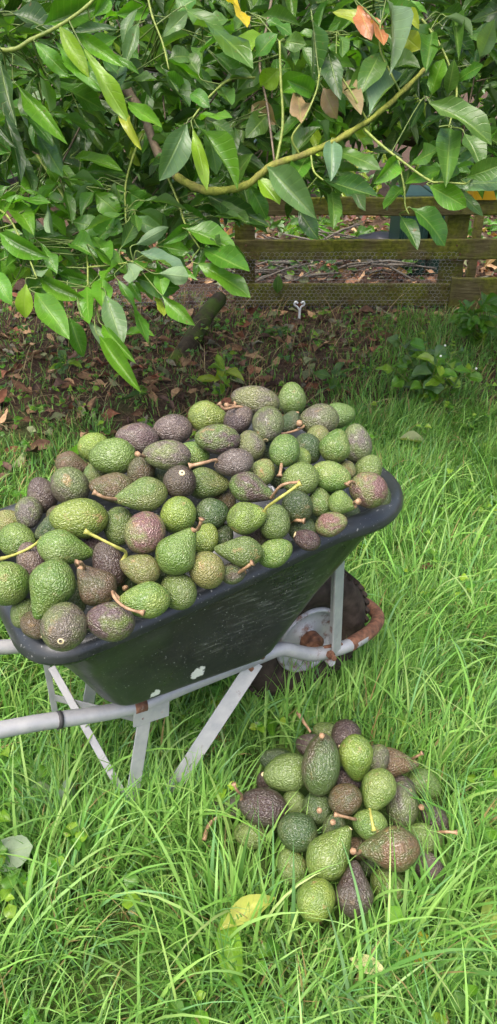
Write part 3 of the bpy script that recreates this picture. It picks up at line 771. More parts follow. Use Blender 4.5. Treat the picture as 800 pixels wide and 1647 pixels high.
# photo x, y, length, width (px), direction of the stem end in the picture (deg, 0 right, 90 down), tilt of stem end to the viewer, shape, skin,
# stem (None, 's' bare scar, or photo points of a stem), depth bias in m (+ nearer), label
HEAP = [
 (182, 737, 78, 62, 185, 10, 'o', 'G', None, .02, 'glossy bright green avocado high on the heap, just left of the mauve crest pair'),
 (152, 720, 54, 50, 200, 20, 'r', 'y', None, -.03, 'pale lime avocado half hidden behind the glossy green one at upper left'),
 (154, 764, 46, 36, 100, 10, 'o', 'g', None, -.02, 'small green avocado tucked under the glossy green one at upper left'),
 (117, 748, 56, 42, 20, 0, 'p', 'b', None, -.04, 'brownish neck-ended avocado peeping over the olive one with a dark bruise'),
 (113, 782, 68, 60, 235, 25, 'r', 'o', None, .02, 'olive green avocado with a dark bruised patch at its upper left'),
 (67, 797, 62, 48, 260, 20, 'o', 'p', None, 0, 'plum purple avocado on the far left slope beside the bruised olive one'),
 (47, 824, 54, 44, 100, 20, 'o', 'o', None, 0, 'dull olive avocado with a pale tip just under the plum purple left one'),
 (15, 842, 56, 44, 20, 0, 'o', 't', None, -.03, 'tan flushed avocado at the left frame edge, uppermost of those there'),
 (29, 870, 64, 56, 30, 25, 'o', 'G', [(3, 899), (30, 890), (52, 879), (68, 866)], .01, 'green avocado at the left edge under a long curved yellow stem'),
 (130, 836, 94, 66, 188, 5, 'o', 'y', None, .03, 'large lime avocado with a tan scar on its right end, left of centre'),
 (84, 850, 60, 42, 160, 0, 'e', 'd', None, -.02, 'dark green avocado mostly covered by the large lime one on the left'),
 (107, 882, 92, 60, 20, -5, 'p', 'G', None, .02, 'smooth green pear-shaped avocado below the large lime one, neck to the right'),
 (52, 906, 74, 46, 80, 0, 'o', 'p', None, -.02, 'dusky purple upright avocado wedged beside the big green one at lower left'),
 (10, 940, 80, 72, 200, 30, 'r', 'G', None, .03, 'deep green round avocado cut by the left edge above the rear rim'),
 (81, 949, 102, 74, 122, 0, 'p', 'G', None, .05, 'big green avocado with a brown spot and neck pointing to the rear rim'),
 (56, 1006, 52, 42, 60, 30, 'o', 'b', 's', -.01, 'brown avocado with pale scar squeezed below the big green spotted one'),
 (36, 984, 50, 40, 120, 0, 'o', 'g', None, -.02, 'green avocado showing only its side left of the big spotted one'),
 (105, 1008, 82, 76, 112, 58, 'r', 'o', 's', .06, 'round olive and purple avocado on the rear rim, its cream scar facing the viewer'),
 (152, 940, 78, 62, 236, 5, 'p', 'b', [(136, 912), (130, 905), (124, 906)], .05, 'russet brown pear-shaped avocado with a short pink stub of stem'),
 (176, 908, 78, 52, 255, 0, 'o', 'P', None, .01, 'dark olive purple avocado standing behind the russet brown pear-shaped one'),
 (178, 998, 80, 64, 195, 0, 'o', 'm', None, .06, 'half green half purple avocado on the near rim beside the cream-scarred one'),
 (143, 1020, 50, 42, 90, 0, 'o', 'g', None, -.01, 'green avocado low on the rim between the cream-scarred and half purple ones'),
 (119, 962, 60, 46, 90, 0, 'o', 'd', None, -.05, 'dark green avocado in the gap left of the russet brown pear-shaped one'),
 (189, 846, 64, 52, 95, 10, 'o', 'g', None, 0, 'mid green avocado between the large lime one and the pink-flushed round one'),
 (181, 784, 74, 50, 190, 0, 'e', 'b', None, -.01, 'brown-green avocado lying behind the long green pear with pink stem'),
 (228, 796, 88, 56, 176, 5, 'p', 'g', [(186, 803), (168, 800), (150, 791)], .04, 'long green pear-shaped avocado with a pinkish stem on its left end'),
 (234, 857, 72, 67, 300, -50, 'r', 'r', None, .05, 'round avocado flushed pink purple on its left, in the middle of the left half'),
 (227, 914, 68, 50, 205, 5, 'e', 't', [(203, 889), (188, 880), (160, 866), (136, 854)], .04, 'small lime avocado with rust blotches and a very long pale stem'),
 (287, 829, 60, 58, 120, -40, 'r', 'y', None, .02, 'round yellow-lime speckled avocado below the dark scarred purple one'),
 (289, 888, 86, 66, 308, 5, 'p', 'G', [(318, 852), (322, 844), (325, 834)], .05, 'plump green pear-shaped avocado with its stubby stem pointing up'),
 (331, 866, 54, 44, 290, 0, 'o', 'y', None, 0, 'lime avocado half hidden right behind the plump one with upright stem'),
 (332, 916, 62, 58, 60, -40, 'r', 't', None, .05, 'round green avocado with tan crown near the rim, under the plump pear-shaped one'),
 (287, 949, 66, 58, 240, -30, 'r', 'g', None, .03, 'green avocado with a pinkish top on the near rim, right of the stem-crossed one'),
 (231, 967, 84, 60, 183, 5, 'e', 'G', [(181, 951), (188, 966), (206, 979), (232, 986)], .06, 'bright green avocado on the near rim crossed by a curved brown stem'),
 (200, 938, 50, 40, 120, 0, 'o', 'd', [(196, 944), (202, 946)], -.03, 'dark green avocado deep behind the stem-crossed bright green one'),
 (222, 705, 70, 52, 190, 0, 'o', 'p', None, 0, 'mauve avocado on the heap crest, left one of the purple crest pair'),
 (277, 691, 64, 50, 180, 0, 'o', 'p', None, 0, 'mauve avocado on the heap crest, right one of the purple crest pair'),
 (268, 733, 78, 50, 185, 0, 'o', 'o', [(232, 734), (221, 730)], .03, 'grey olive avocado lying below the purple crest pair with a tiny cream stem'),
 (311, 731, 56, 44, 190, 0, 'o', 'G', None, -.01, 'bright green avocado behind the right end of the grey olive one'),
 (228, 759, 58, 44, 120, 0, 'o', 'b', None, -.02, 'purple brown avocado in shade below the grey olive one'),
 (258, 764, 50, 36, 10, 0, 'o', 'd', None, -.04, 'small dark green avocado under the middle of the grey olive one'),
 (289, 776, 62, 54, 285, 60, 'r', 'P', 's', .05, 'very dark purple avocado with a bright cream stem scar facing up'),
 (334, 777, 74, 52, 4, 0, 'e', 'g', 's', .01, 'green avocado tapering right, next to the very dark scarred purple one'),
 (335, 671, 66, 52, 10, 0, 'e', 'y', None, 0, 'yellow-lime avocado on the heap crest, right of the two purple ones'),
 (384, 675, 52, 44, 320, 0, 'o', 'p', [(383, 654), (362, 658), (352, 648)], 0, 'small purple avocado under a forked brown stem near the crest'),
 (411, 644, 80, 48, 190, 0, 'o', 'o', [(378, 652), (364, 652)], -.01, 'long avocado, green turning purple, lying along the very top of the heap'),
 (349, 708, 74, 50, 185, 0, 'o', 'm', None, .02, 'purple avocado with bright green lower right side, below the crest'),
 (470, 641, 54, 46, 265, -10, 'o', 'g', None, -.01, 'upright green avocado standing highest at the crest, right of the long one'),
 (431, 683, 64, 52, 97, 38, 'o', 'o', 's', .04, 'olive avocado with cream scar at its lower end, below the long crest one'),
 (404, 717, 52, 46, 250, 0, 'o', 'o', None, .01, 'olive avocado squeezed between the green-sided purple one and its scarred neighbour'),
 (376, 746, 64, 46, 170, 0, 'o', 'p', [(348, 740), (330, 744), (304, 750)], .04, 'grey purple avocado with a straight brown stem reaching left'),
 (422, 760, 48, 42, 300, 0, 'o', 't', None, .0, 'small tan and green avocado behind the purple-flanked pear-shaped one'),
 (406, 787, 78, 50, 20, 5, 'p', 'm', [(437, 800), (450, 783), (465, 777), (482, 776)], .05, 'pear-shaped green avocado with purple flank, its neck under a branching stem'),
 (458, 725, 54, 50, 105, 35, 'r', 'G', [(453, 746), (452, 755), (450, 766)], .04, 'round green avocado with a short thick stem hanging from its lower side'),
 (467, 679, 40, 30, 300, 0, 'o', 'd', [(480, 684), (482, 680)], -.03, 'small dark green avocado behind the olive one with cream lower scar'),
 (513, 676, 66, 53, 170, 5, 'o', 'o', [(489, 686), (474, 693), (452, 699)], .03, 'large grey-olive avocado near the right crest with a thick brown stem'),
 (545, 668, 54, 42, 350, 0, 'o', 'g', None, -.03, 'green avocado behind the large grey-olive one near the right crest'),
 (495, 722, 52, 44, 60, 0, 'o', 'd', None, -.01, 'dark green avocado between the drooping-stem one and the round lime one'),
 (484, 740, 42, 36, 90, 0, 'o', 'y', None, -.02, 'small lime avocado peeping beside the drooping-stem green one'),
 (512, 706, 46, 40, 90, 0, 'o', 't', None, -.04, 'tan avocado in shade beneath the large grey-olive one'),
 (540, 717, 58, 51, 285, -20, 'e', 'G', None, .04, 'round bright lime-green avocado on the upper right slope'),
 (574, 714, 66, 50, 260, 0, 'o', 'o', None, 0, 'tall tan-grey avocado at the right shoulder behind the bright lime-green one'),
 (484, 770, 62, 54, 170, 10, 'o', 'g', None, .02, 'green avocado touching its twin end to end, left of the pair'),
 (531, 767, 68, 51, 10, 0, 'o', 'G', None, .02, 'green oval avocado touching its twin end to end, right of the pair'),
 (558, 756, 34, 30, 40, 30, 'o', 't', None, -.02, 'small tan-topped avocado above the pink-purple one on the right'),
 (593, 755, 52, 44, 300, 0, 'o', 'g', None, -.03, 'green avocado at the right shoulder behind the pink-purple one'),
 (593, 788, 64, 59, 200, 20, 'r', 'r', [(570, 776), (563, 775), (558, 780)], .04, 'pink-purple and green avocado sitting against the front nose of the tub'),
 (341, 828, 56, 52, 350, 0, 'o', 'd', None, .01, 'dark green wrinkled avocado right of the round yellow-lime speckled one'),
 (398, 833, 66, 54, 350, 5, 'e', 'y', [(428, 818), (446, 804), (466, 790), (484, 777)], .05, 'lime avocado with a tan top joined to a long straight yellow stem'),
 (442, 840, 60, 52, 275, 5, 'o', 'g', None, .04, 'green avocado with tan edge right of the long straight yellow stem'),
 (479, 816, 54, 50, 60, -20, 'r', 'd', None, .03, 'dark green avocado with grey sheen below the twin green pair'),
 (517, 808, 48, 40, 260, 0, 'o', 'g', None, .02, 'dull green small avocado in the right half, left of the thick-stemmed green one'),
 (548, 811, 46, 40, 10, 0, 'p', 'G', [(570, 808), (577, 807)], .03, 'green avocado narrowing to a thick stub of stem beside the pink-purple one'),
 (486, 851, 48, 44, 190, 5, 'o', 'd', [(469, 838), (479, 837), (490, 838)], .01, 'shaded olive avocado under a stub of brown stem near the rim'),
 (533, 842, 54, 40, 340, 0, 'o', 'r', None, .02, 'tan-purple avocado lying on the near rim on the right'),
 (566, 828, 34, 28, 90, 0, 'o', 'd', None, -.02, 'small green avocado in the gap by the near rim below the stubby-stemmed one'),
 (494, 868, 46, 34, 200, 10, 'o', 'P', 's', .03, 'dark purple avocado low on the near rim with a cream scar at its left'),
 (443, 889, 60, 46, 330, 0, 'o', 'G', None, .04, 'green avocado resting on the near rim, below the tan-edged green one'),
 (384, 887, 80, 50, 185, 0, 'p', 'g', None, .05, 'wrinkled green pear-shaped avocado near the rim with its neck to the left'),
 (374, 922, 42, 36, 350, 10, 'o', 'o', [(384, 922), (396, 913), (407, 905)], .03, 'little olive avocado on the near rim holding a pink-brown stem'),
 (356, 864, 48, 40, 300, 0, 'o', 'd', None, -.02, 'dark olive avocado in shade above the wrinkled green pear-shaped one'),
 (411, 864, 44, 36, 30, 0, 'o', 'P', None, -.02, 'purple brown avocado in shade between the tan-topped lime one and the rim'),
 (362, 802, 44, 36, 60, 0, 'o', 'b', None, -.04, 'brown avocado deep in the gap left of the purple-flanked pear-shaped one'),
 (95, 830, 40, 34, 20, 0, 'o', 'b', None, -.04, 'brown avocado deep behind the left end of the large lime one'),
 (146, 874, 44, 36, 20, 0, 'o', 'P', None, -.03, 'dark purple avocado deep below the large lime one, under the very long stem'),
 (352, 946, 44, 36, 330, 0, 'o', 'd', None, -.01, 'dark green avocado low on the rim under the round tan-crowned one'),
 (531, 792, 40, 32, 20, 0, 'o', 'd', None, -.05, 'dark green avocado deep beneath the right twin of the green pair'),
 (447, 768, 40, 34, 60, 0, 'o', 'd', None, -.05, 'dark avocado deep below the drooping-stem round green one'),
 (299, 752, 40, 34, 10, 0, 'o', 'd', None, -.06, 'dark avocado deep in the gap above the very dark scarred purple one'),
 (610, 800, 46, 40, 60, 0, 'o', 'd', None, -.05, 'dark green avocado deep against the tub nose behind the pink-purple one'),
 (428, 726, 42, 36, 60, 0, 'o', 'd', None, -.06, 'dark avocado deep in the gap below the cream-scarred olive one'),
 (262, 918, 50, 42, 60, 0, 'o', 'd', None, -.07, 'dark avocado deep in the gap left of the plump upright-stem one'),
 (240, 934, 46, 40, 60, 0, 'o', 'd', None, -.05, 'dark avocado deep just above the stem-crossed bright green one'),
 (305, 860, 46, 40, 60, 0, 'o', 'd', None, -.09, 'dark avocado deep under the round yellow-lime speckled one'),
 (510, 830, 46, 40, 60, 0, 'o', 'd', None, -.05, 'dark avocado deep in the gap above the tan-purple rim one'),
]
PILE = [
 (516, 1233, 98, 63, 272, 8, 'o', 'k', [(517, 1189), (518, 1183)], .05, 'large dark olive upright avocado topping the ground pile with a pink stub'),
 (573, 1219, 76, 56, 80, -20, 'e', 'y', None, .04, 'lime avocado high on the ground pile, right of the large upright one'),
 (556, 1183, 52, 48, 110, 45, 'o', 'P', 's', -.02, 'dark avocado at the very back of the ground pile with a cream scar'),
 (463, 1244, 78, 60, 165, 0, 'o', 'g', None, .03, 'broad green avocado on the upper left of the ground pile'),
 (447, 1225, 60, 42, 190, 0, 'o', 'd', None, -.03, 'dark green avocado behind the broad green one on the ground pile'),
 (429, 1256, 40, 32, 250, 55, 'o', 'P', 's', .0, 'small purple avocado showing its cream scar beside the broad green ground one'),
 (425, 1297, 80, 60, 190, 0, 'o', 'P', [(389, 1279), (382, 1272), (376, 1260)], .02, 'purple avocado with a bent pink stem at the left of the ground pile'),
 (370, 1294, 58, 46, 200, 0, 'o', 'o', None, -.02, 'dull olive avocado outermost left in grass beside the ground pile'),
 (472, 1294, 46, 40, 80, 0, 'o', 'g', None, -.01, 'plain green avocado between the broad green and bent-stem purple ground ones'),
 (511, 1298, 56, 50, 80, 62, 'r', 'd', [(512, 1299), (514, 1304)], .0, 'dark green avocado with a brown stem stub facing out, centre of ground pile'),
 (553, 1285, 56, 50, 330, 0, 'r', 'b', None, .02, 'round brown-olive avocado in the middle of the ground pile'),
 (608, 1271, 70, 56, 105, 5, 'e', 'G', [(595, 1301), (598, 1318), (602, 1336)], .04, 'lime-green avocado with a thin pale stem hanging from its lower tip'),
 (650, 1297, 74, 53, 265, 0, 'o', 'o', None, .01, 'grey-olive upright avocado on the right of the ground pile'),
 (596, 1327, 58, 50, 190, 0, 'o', 'G', [(571, 1318), (556, 1314), (538, 1310)], .02, 'green avocado with a thick tan stem pointing left, middle of ground pile'),
 (539, 1331, 52, 40, 280, 45, 'o', 'd', [(534, 1326), (536, 1322)], .0, 'dark green avocado with tiny tan stub above the bright pear-shaped ground one'),
 (480, 1340, 66, 60, 200, 0, 'r', 'd', None, .03, 'dark green round avocado at the left of the bright pear-shaped ground one'),
 (531, 1373, 98, 68, 303, 5, 'p', 'G', 's', .05, 'bright green cracked pear-shaped avocado at the front of the ground pile'),
 (625, 1365, 100, 68, 164, 5, 'p', 'n', [(576, 1373), (568, 1369)], .05, 'large brown-green pear-shaped avocado lying on the front right of the ground pile'),
 (680, 1349, 62, 48, 350, 0, 'o', 'g', [(700, 1341), (714, 1338), (736, 1339)], .0, 'green avocado at the right with a woody stem reaching into grass'),
 (699, 1317, 58, 40, 215, 10, 'e', 'P', [(681, 1303), (678, 1298)], -.01, 'dark purple avocado half sunk in grass at the right of the ground pile'),
 (570, 1430, 86, 60, 262, 5, 'p', 'P', None, .05, 'dark purple pear-shaped avocado lowest at the front of the ground pile'),
 (510, 1442, 66, 61, 300, -30, 'r', 'y', None, .04, 'round lime avocado resting in grass at the front of the ground pile'),
 (470, 1393, 58, 48, 240, 0, 'o', 'g', None, .01, 'green avocado in grass at the lower left of the ground pile'),
 (625, 1424, 62, 52, 200, 0, 'o', 'g', None, .0, 'green avocado veiled by grass under the large brown-green pear-shaped one'),
 (634, 1230, 78, 48, 350, 0, 'p', 'b', [(664, 1221), (672, 1216), (680, 1211)], -.01, 'tan-purple avocado at the back right with a dark rough stem'),
 (606, 1222, 52, 44, 300, 0, 'o', 'o', None, -.01, 'grey-green avocado squeezed behind the hanging-stem lime-green ground one'),
 (500, 1200, 50, 40, 190, 0, 'o', 'P', None, -.03, 'purple avocado tucked behind the large upright topmost ground one'),
 (556, 1254, 52, 40, 10, 0, 'o', 'P', None, -.05, 'dark purple avocado in shade under the high lime ground one'),
 (690, 1392, 60, 44, 20, 0, 'o', 'p', None, -.01, 'greyish purple avocado buried in grass at the lower right of the pile'),
 (577, 1364, 40, 34, 200, 0, 'o', 'b', None, -.04, 'brown avocado deep between the two pear-shaped front ground ones'),
 (527, 1180, 50, 36, 200, 0, 'o', 'g', None, -.06, 'green avocado hidden at the back behind the large upright topmost one'),
 (646, 1262, 50, 40, 200, 0, 'o', 'P', None, -.05, 'dark avocado in shade behind the grey-olive upright ground one'),
 (680, 1262, 58, 46, 20, 0, 'o', 'g', None, -.02, 'green avocado veiled by grass at the back right of the pile'),
 (404, 1342, 56, 44, 190, 0, 'o', 'g', None, -.01, 'green avocado sunk in grass below the bent-stem purple one'),
 (436, 1318, 48, 42, 20, 0, 'o', 'd', None, -.05, 'dark avocado in shade under the bent-stem purple ground one'),
 (600, 1390, 50, 42, 20, 0, 'o', 'd', None, -.06, 'dark avocado in shade beneath the large brown-green front ground one'),
]
def heap_z(p):
    """height of the fruit heap's mean centre surface over the barrow (world xy)"""
    q = BM_I @ Vector((p.x, p.y, 0))
    u = (q.x - 0.40) / 0.47; v = (q.y - BW / 2) / 0.33
    dome = max(0.0, 1 - abs(u) ** 2.6) * max(0.0, 1 - abs(v) ** 2.4)
    return rim_z(min(0.85, max(0.0, q.x))) - 0.012 + 0.185 * dome ** 0.8 - 0.6 * max(0, abs(u) - 1) - 0.6 * max(0, abs(v) - 1)
def pile_z(p):
    u = (p.x - 0.20) / 0.29; v = (p.y - 1.12) / 0.27
    r2 = u * u + v * v
    return 0.025 + 0.16 * max(0.0, 1 - r2)
def hit(px, py, zf, lo, hi):
    """first place along the photo ray that lies on the heap surface, else the nearest miss"""
    r = ray(px, py); best = None
    t = lo
    while t < hi:
        p = EYE + r * t; d = p.z - zf(p)
        if d <= 0: return t
        if best is None or d < best[0]: best = (d, t)
        t += 0.004
    return best[1]

def place_fruit(rows, zf, lo, hi, group):
    fr = []
    for i, (px, py, L, W, ang, tilt, shp, skin, stem, bias, lab) in enumerate(rows):
        t = hit(px, py, zf, lo, hi) - bias
        r = ray(px, py)
        d = r.normalized()
        rt = d.cross(Vector((0, 0, 1))).normalized(); up = rt.cross(d)
        a = R(ang); e = R(tilt)
        ax = (rt * math.cos(a) - up * math.sin(a)) * math.cos(e) - d * math.sin(e)
        fr.append(dict(r=r, t=t, rw=W * 0.5 / FPX, ratio=max(L / W, 1.0) if abs(tilt) < 30 else max(1.15, L / W), ax=ax.normalized(), row=rows[i], off=Vector((0, 0, 0))))
    def balls(f):
        c = EYE + f['r'] * f['t'] + f['off']; rad = f['rw'] * f['t']; h = rad * (f['ratio'] - 1)
        k = {'r': .95, 'o': .88, 'e': .74, 'p': .58}[f['row'][6]]
        r2 = rad * k
        return ((c - f['ax'] * h, rad * 0.97), (c, rad * (0.5 + 0.5 * k)), (c + f['ax'] * (rad * f['ratio'] - r2 * 1.05), r2))
    for f in fr: f['t0'] = f['t'] - f['row'][9] * .3
    for it in range(70):
        for i in range(len(fr)):
            for j in range(i + 1, len(fr)):
                A, B = fr[i], fr[j]
                ca, cb_ = EYE + A['r'] * A['t'], EYE + B['r'] * B['t']
                if (ca - cb_).length > 0.17: continue
                best = 0; nn = None
                for pa, ra in balls(A):
                    for pb, rb in balls(B):
                        dv = pa - pb; dd = dv.length
                        pen = ra + rb - dd
                        if pen > best: best = pen; nn = dv / max(dd, 1e-5)
                if best > 0.003:
                    s = -1 if A['t0'] < B['t0'] else 1
                    m = best * 0.28
                    A['t'] += s * m * (0.6 if s < 0 else 1.2); B['t'] -= s * m * (0.6 if s > 0 else 1.2)
                    lat = nn * best * 0.05
                    if A['off'].length < 0.008: A['off'] += lat
                    if B['off'].length < 0.008: B['off'] -= lat
        if zf is heap_z:                              # the tub walls hold the fruit: none lies outside the near or the rear rim
            for f in fr:
                for _ in range(12):
                    c = EYE + f['r'] * f['t'] + f['off']; qd = BM_I @ c; rad = f['rw'] * f['t']
                    if (c.z < rim_z(qd.x) + 0.055 and qd.y < 0.034 + rad * 0.80): f['t'] += 0.004
                    else: break
    out = []
    for i, f in enumerate(fr):
        px, py, L, W, ang, tilt, shp, skin, stem, bias, lab = f['row']
        c = EYE + f['r'] * f['t'] + f['off']; wid = 2 * f['rw'] * f['t']; ln = wid * f['ratio']
        if zf is pile_z: c.z = max(c.z, wid * 0.40)
        me = AVO[shp][i % 3]
        o = bpy.data.objects.new('avocado', me); COL.objects.link(o)
        q = Vector((0, 0, 1)).rotation_difference(f['ax']) @ Quaternion((0, 0, 1), rng.uniform(0, 6.28))
        o.matrix_basis = Matrix.LocRotScale(c, q, Vector((wid, wid, ln)))
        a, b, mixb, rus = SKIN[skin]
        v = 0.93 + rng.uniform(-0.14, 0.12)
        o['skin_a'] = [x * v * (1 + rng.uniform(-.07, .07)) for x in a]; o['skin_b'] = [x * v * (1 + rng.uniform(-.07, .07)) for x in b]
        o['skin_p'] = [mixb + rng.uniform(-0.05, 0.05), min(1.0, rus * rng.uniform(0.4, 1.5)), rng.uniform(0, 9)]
        tag(o, lab, 'avocado', group)
        inv = o.matrix_basis.inverted()
        tipw = c + f['ax'] * ln * 0.495
        if stem == 's':
            s = bpy.data.objects.new('stem_scar', SCAR); COL.objects.link(s); s.parent = o; s.matrix_parent_inverse = inv
            s.matrix_basis = Matrix.LocRotScale(tipw, Vector((0, 0, 1)).rotation_difference(f['ax']), Vector((0.0095,) * 3))
        elif stem:
            n = len(stem)
            dt = f['t'] - 0.5 * wid
            pts = [at_d(x, y, (f['t'] - 0.30 * wid) if k == 0 else (dt - 0.012 - 0.008 * k)) for k, (x, y) in enumerate(stem)]
            ln2 = sum((p - q2).length for p, q2 in zip(pts, pts[1:]))
            bm = bmesh.new()
            sp = spline([tipw.lerp(c, 0.10)] + pts if (tipw - pts[0]).length < 0.06 else pts, 4)
            m = len(sp)
            rr = [0.0029 + 0.0014 * max(0, 1 - k / (0.22 * m)) + (0.0020 if k == m - 1 else 0.0010 * max(0, 1 - (m - 1 - k) / 2)) for k in range(m)]
            if ln2 > 0.07: rr = [x * 0.85 for x in rr]
            rr = [x * (1 + rng.uniform(-.10, .14)) for x in rr]; rr[0] *= 1.3; rr[-1] *= 1.2
            add_tube(bm, sp, rr, 7)
            s = bm_obj('stem', bm, M['stem_green'] if ('yellow' in lab or 'pale stem' in lab) else M['stem'], None, sm=True)
            s.parent = o; s.matrix_parent_inverse = inv
        out.append(o)
    return out
place_fruit(HEAP, heap_z, 0.85, 2.1, 'avocados heaped in the wheelbarrow')
place_fruit(PILE, pile_z, 1.3, 1.95, 'avocados piled on the grass')

# ================================================================== LEAVES
def leaf_grid(fold, curl, wave, seed, nl=8, nw=4, tip=1.0, tw=0.0):
    """unit leaf: base at origin, tip at +Y 1, half width 0.5, upper side +Z; returns vertices, quads, uv"""
    V, UV = [], []
    for j in range(nl + 1):
        t = j / nl
        w = 0.5 * (math.sin(math.pi * min(1, t ** (1.12 + 0.25 * (1 - tip)))) ** (0.78 if t > 0.2 else 0.95) if 0 < t < 1 else 0.0)
        w *= 1 - 0.10 * tip * t
        w = max(w, 0.012)
        z0 = -curl * (t - 0.15) ** 2 if t > 0.15 else 0
        y = t - 0.12 * curl * t * t
        for i in range(nw + 1):
            s = -1 + 2 * i / nw
            z = z0 + fold * abs(s) * w + wave * math.sin(t * 9 + seed + s * 1.5) * abs(s) * w
            a = tw * t
            x = s * w
            V.append((x * math.cos(a) - z * math.sin(a) * 0.6, y, z * math.cos(a) + x * math.sin(a))); UV.append((s, t))
    F = [(j * (nw + 1) + i, j * (nw + 1) + i + 1, (j + 1) * (nw + 1) + i + 1, (j + 1) * (nw + 1) + i) for j in range(nl) for i in range(nw)]
    return np.array(V), np.array(F), np.array(UV)
LV = [leaf_grid(f, c, w, i * 1.7, tip=tp, tw=tw) for i, (f, c, w, tp, tw) in enumerate([(.40, .25, .20, 1, 0), (.55, .5, .28, .6, .45), (.25, .15, .34, 1, -.4), (.75, .35, .18, 1, .2), (.35, .75, .26, .4, -.6), (.15, .35, .42, .8, .55), (.5, -.15, .25, .9, .3), (.9, .55, .2, .7, -.3)])]
LEAFM = []
for i, (v, f, u) in enumerate(LV):
    me = np_mesh('leaf', v, F4=f, uvs=u); me.materials.append(M['leaf']); LEAFM.append(me)

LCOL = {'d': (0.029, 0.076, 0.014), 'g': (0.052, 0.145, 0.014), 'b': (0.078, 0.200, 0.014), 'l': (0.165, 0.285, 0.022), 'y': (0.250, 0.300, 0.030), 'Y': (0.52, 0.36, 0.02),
        'p': (0.090, 0.170, 0.060), 't': (0.26, 0.19, 0.10), 'o': (0.33, 0.13, 0.05), 'm': (0.060, 0.132, 0.022), 'w': (0.12, 0.20, 0.11)}
def leaf_frame(base, tip, roll, flip=False, face=None):
    """axes of a leaf from base to tip; its upper side looks towards face (default: halfway between up and the open side), rolled"""
    y = (tip - base); L = y.length; y.normalize()
    f = face or Vector((0, -0.75, 0.65))
    z = (f - y * f.dot(y))
    if z.length < 1e-3: z = Vector((0, -1, 0))
    z.normalize()
    if flip: z = -z
    x = y.cross(z)
    q = Quaternion(y, roll)
    x = q @ x; z = q @ z
    return Matrix((x, y, z)).transposed(), L
def leaf_obj(parent, base, tip, width, col, roll=0.0, flip=False, var=0.10, name='leaf', petiole=None, face=None, variant=None):
    Rm, L = leaf_frame(base, tip, roll, flip, face)
    me = LEAFM[variant if variant is not None else rng.randrange(len(LEAFM))]
    o = bpy.data.objects.new(name, me); COL.objects.link(o)
    q = Rm.to_quaternion(); L *= 1.07
    o.matrix_basis = Matrix.LocRotScale(base - PORIG[parent.name], q, Vector((width, L, (width + L) * 0.42)))
    o.parent = parent
    v = 1 + rng.uniform(-var, var)
    c = LCOL[col] if isinstance(col, str) else col
    o.color = (c[0] * v * (1 + rng.uniform(-.08, .08)), c[1] * v, c[2] * v, 1)
    return o
PORIG = {}

TREE_P = Vector((1.75, 3.9, 0))
tree = empty('avocado_tree', TREE_P)
tag(tree, 'avocado tree with glossy drooping leaves hanging over the fence and wheelbarrow', 'tree')
def tree_part(name, bm, mat, sm=True):
    for v in bm.verts: v.co -= TREE_P
    o = bm_obj(name, bm, mat, tree, sm=sm)
    PORIG[o.name] = TREE_P
    return o
def rough(bm, amp, f):
    for v in bm.verts: v.co += Vector((mnoise.noise(v.co * f), mnoise.noise(v.co * f + Vector((7, 0, 0))), mnoise.noise(v.co * f + Vector((0, 7, 0))))) * amp
bm = bmesh.new()
add_tube(bm, spline([(1.75, 3.9, -0.2), (1.73, 3.9, 0.3), (1.62, 3.95, 0.8), (1.36, 4.05, 1.35), (1.10, 4.1, 1.75), (0.95, 4.15, 2.5), (0.7, 4.3, 3.6)], 5),
         [0.19 - 0.0035 * k for k in range(31)], 14)
rough(bm, 0.025, 7)
tree_part('trunk', bm, M['bark'])
LIMBS = {
    'limb_low': [(1.62, 3.95, 0.85), (1.1, 4.2, 1.12), (0.75, 4.3, 1.16), (0.2, 4.2, 1.35), (-0.6, 3.9, 1.5), (-1.4, 3.5, 1.75)],
    'limb_high': [(1.2, 4.08, 1.62), (0.5, 3.6, 1.95), (-0.3, 3.1, 2.05), (-1.0, 2.7, 1.85)],
    'limb_left': [(1.36, 4.05, 1.35), (0.4, 4.5, 1.8), (-0.9, 4.6, 1.7), (-2.2, 4.4, 1.5)],
}
for nm, pts in LIMBS.items():
    bm = bmesh.new(); sp = spline(pts, 5)
    add_tube(bm, sp, [0.060 - 0.045 * k / len(sp) for k in range(len(sp))], 10); rough(bm, 0.012, 9)
    tree_part('limb', bm, M['bark'])
BR = {}
def branch(key, pts, r0, r1, mat='twig', n=8, label=None):
    """pts: photo (x, y, distance)"""
    P = [at_d(x, y, d) if not isinstance(x, str) else None for x, y, d in pts]
    sp = spline(P, 6)
    bm = bmesh.new(); m = len(sp)
    rr = [r0 + (r1 - r0) * k / (m - 1) for k in range(m)]
    for k in range(0, m):                            # swollen nodes
        if k % 6 == 0 and 0 < k < m - 1: rr[k] *= 1.18
    add_tube(bm, sp, rr, n)
    if r0 > 0.008: rough(bm, r0 * 0.28, 38)
    o = tree_part('branch', bm, M[mat])
    BR[key] = o
    if label: o['label'] = label
    return o
branch('arch0', [(150, 60, 2.55), (205, 145, 2.35), (232, 188, 2.25), (256, 250, 2.16), (286, 286, 2.10)], 0.014, 0.011, 'twig_brown', label='brown lower part of the arching branch')
branch('arch', [(284, 284, 2.102), (312, 300, 2.07), (345, 308, 2.05), (395, 298, 2.04), (440, 266, 2.03), (500, 245, 2.03), (560, 215, 2.03), (610, 181, 2.03), (655, 140, 2.03), (683, 112, 2.03)], 0.011, 0.006, 'arch', label='bare yellow-green arching branch with a cut tip')
branch('right', [(586, 208, 2.03), (612, 232, 2.0), (640, 254, 1.98), (690, 290, 1.95), (712, 293, 1.94), (750, 296, 1.93)], 0.0038, 0.0024)
branch('spur1', [(444, 264, 2.03), (455, 200, 2.02), (452, 130, 2.0), (450, 66, 1.98)], 0.0042, 0.0029)
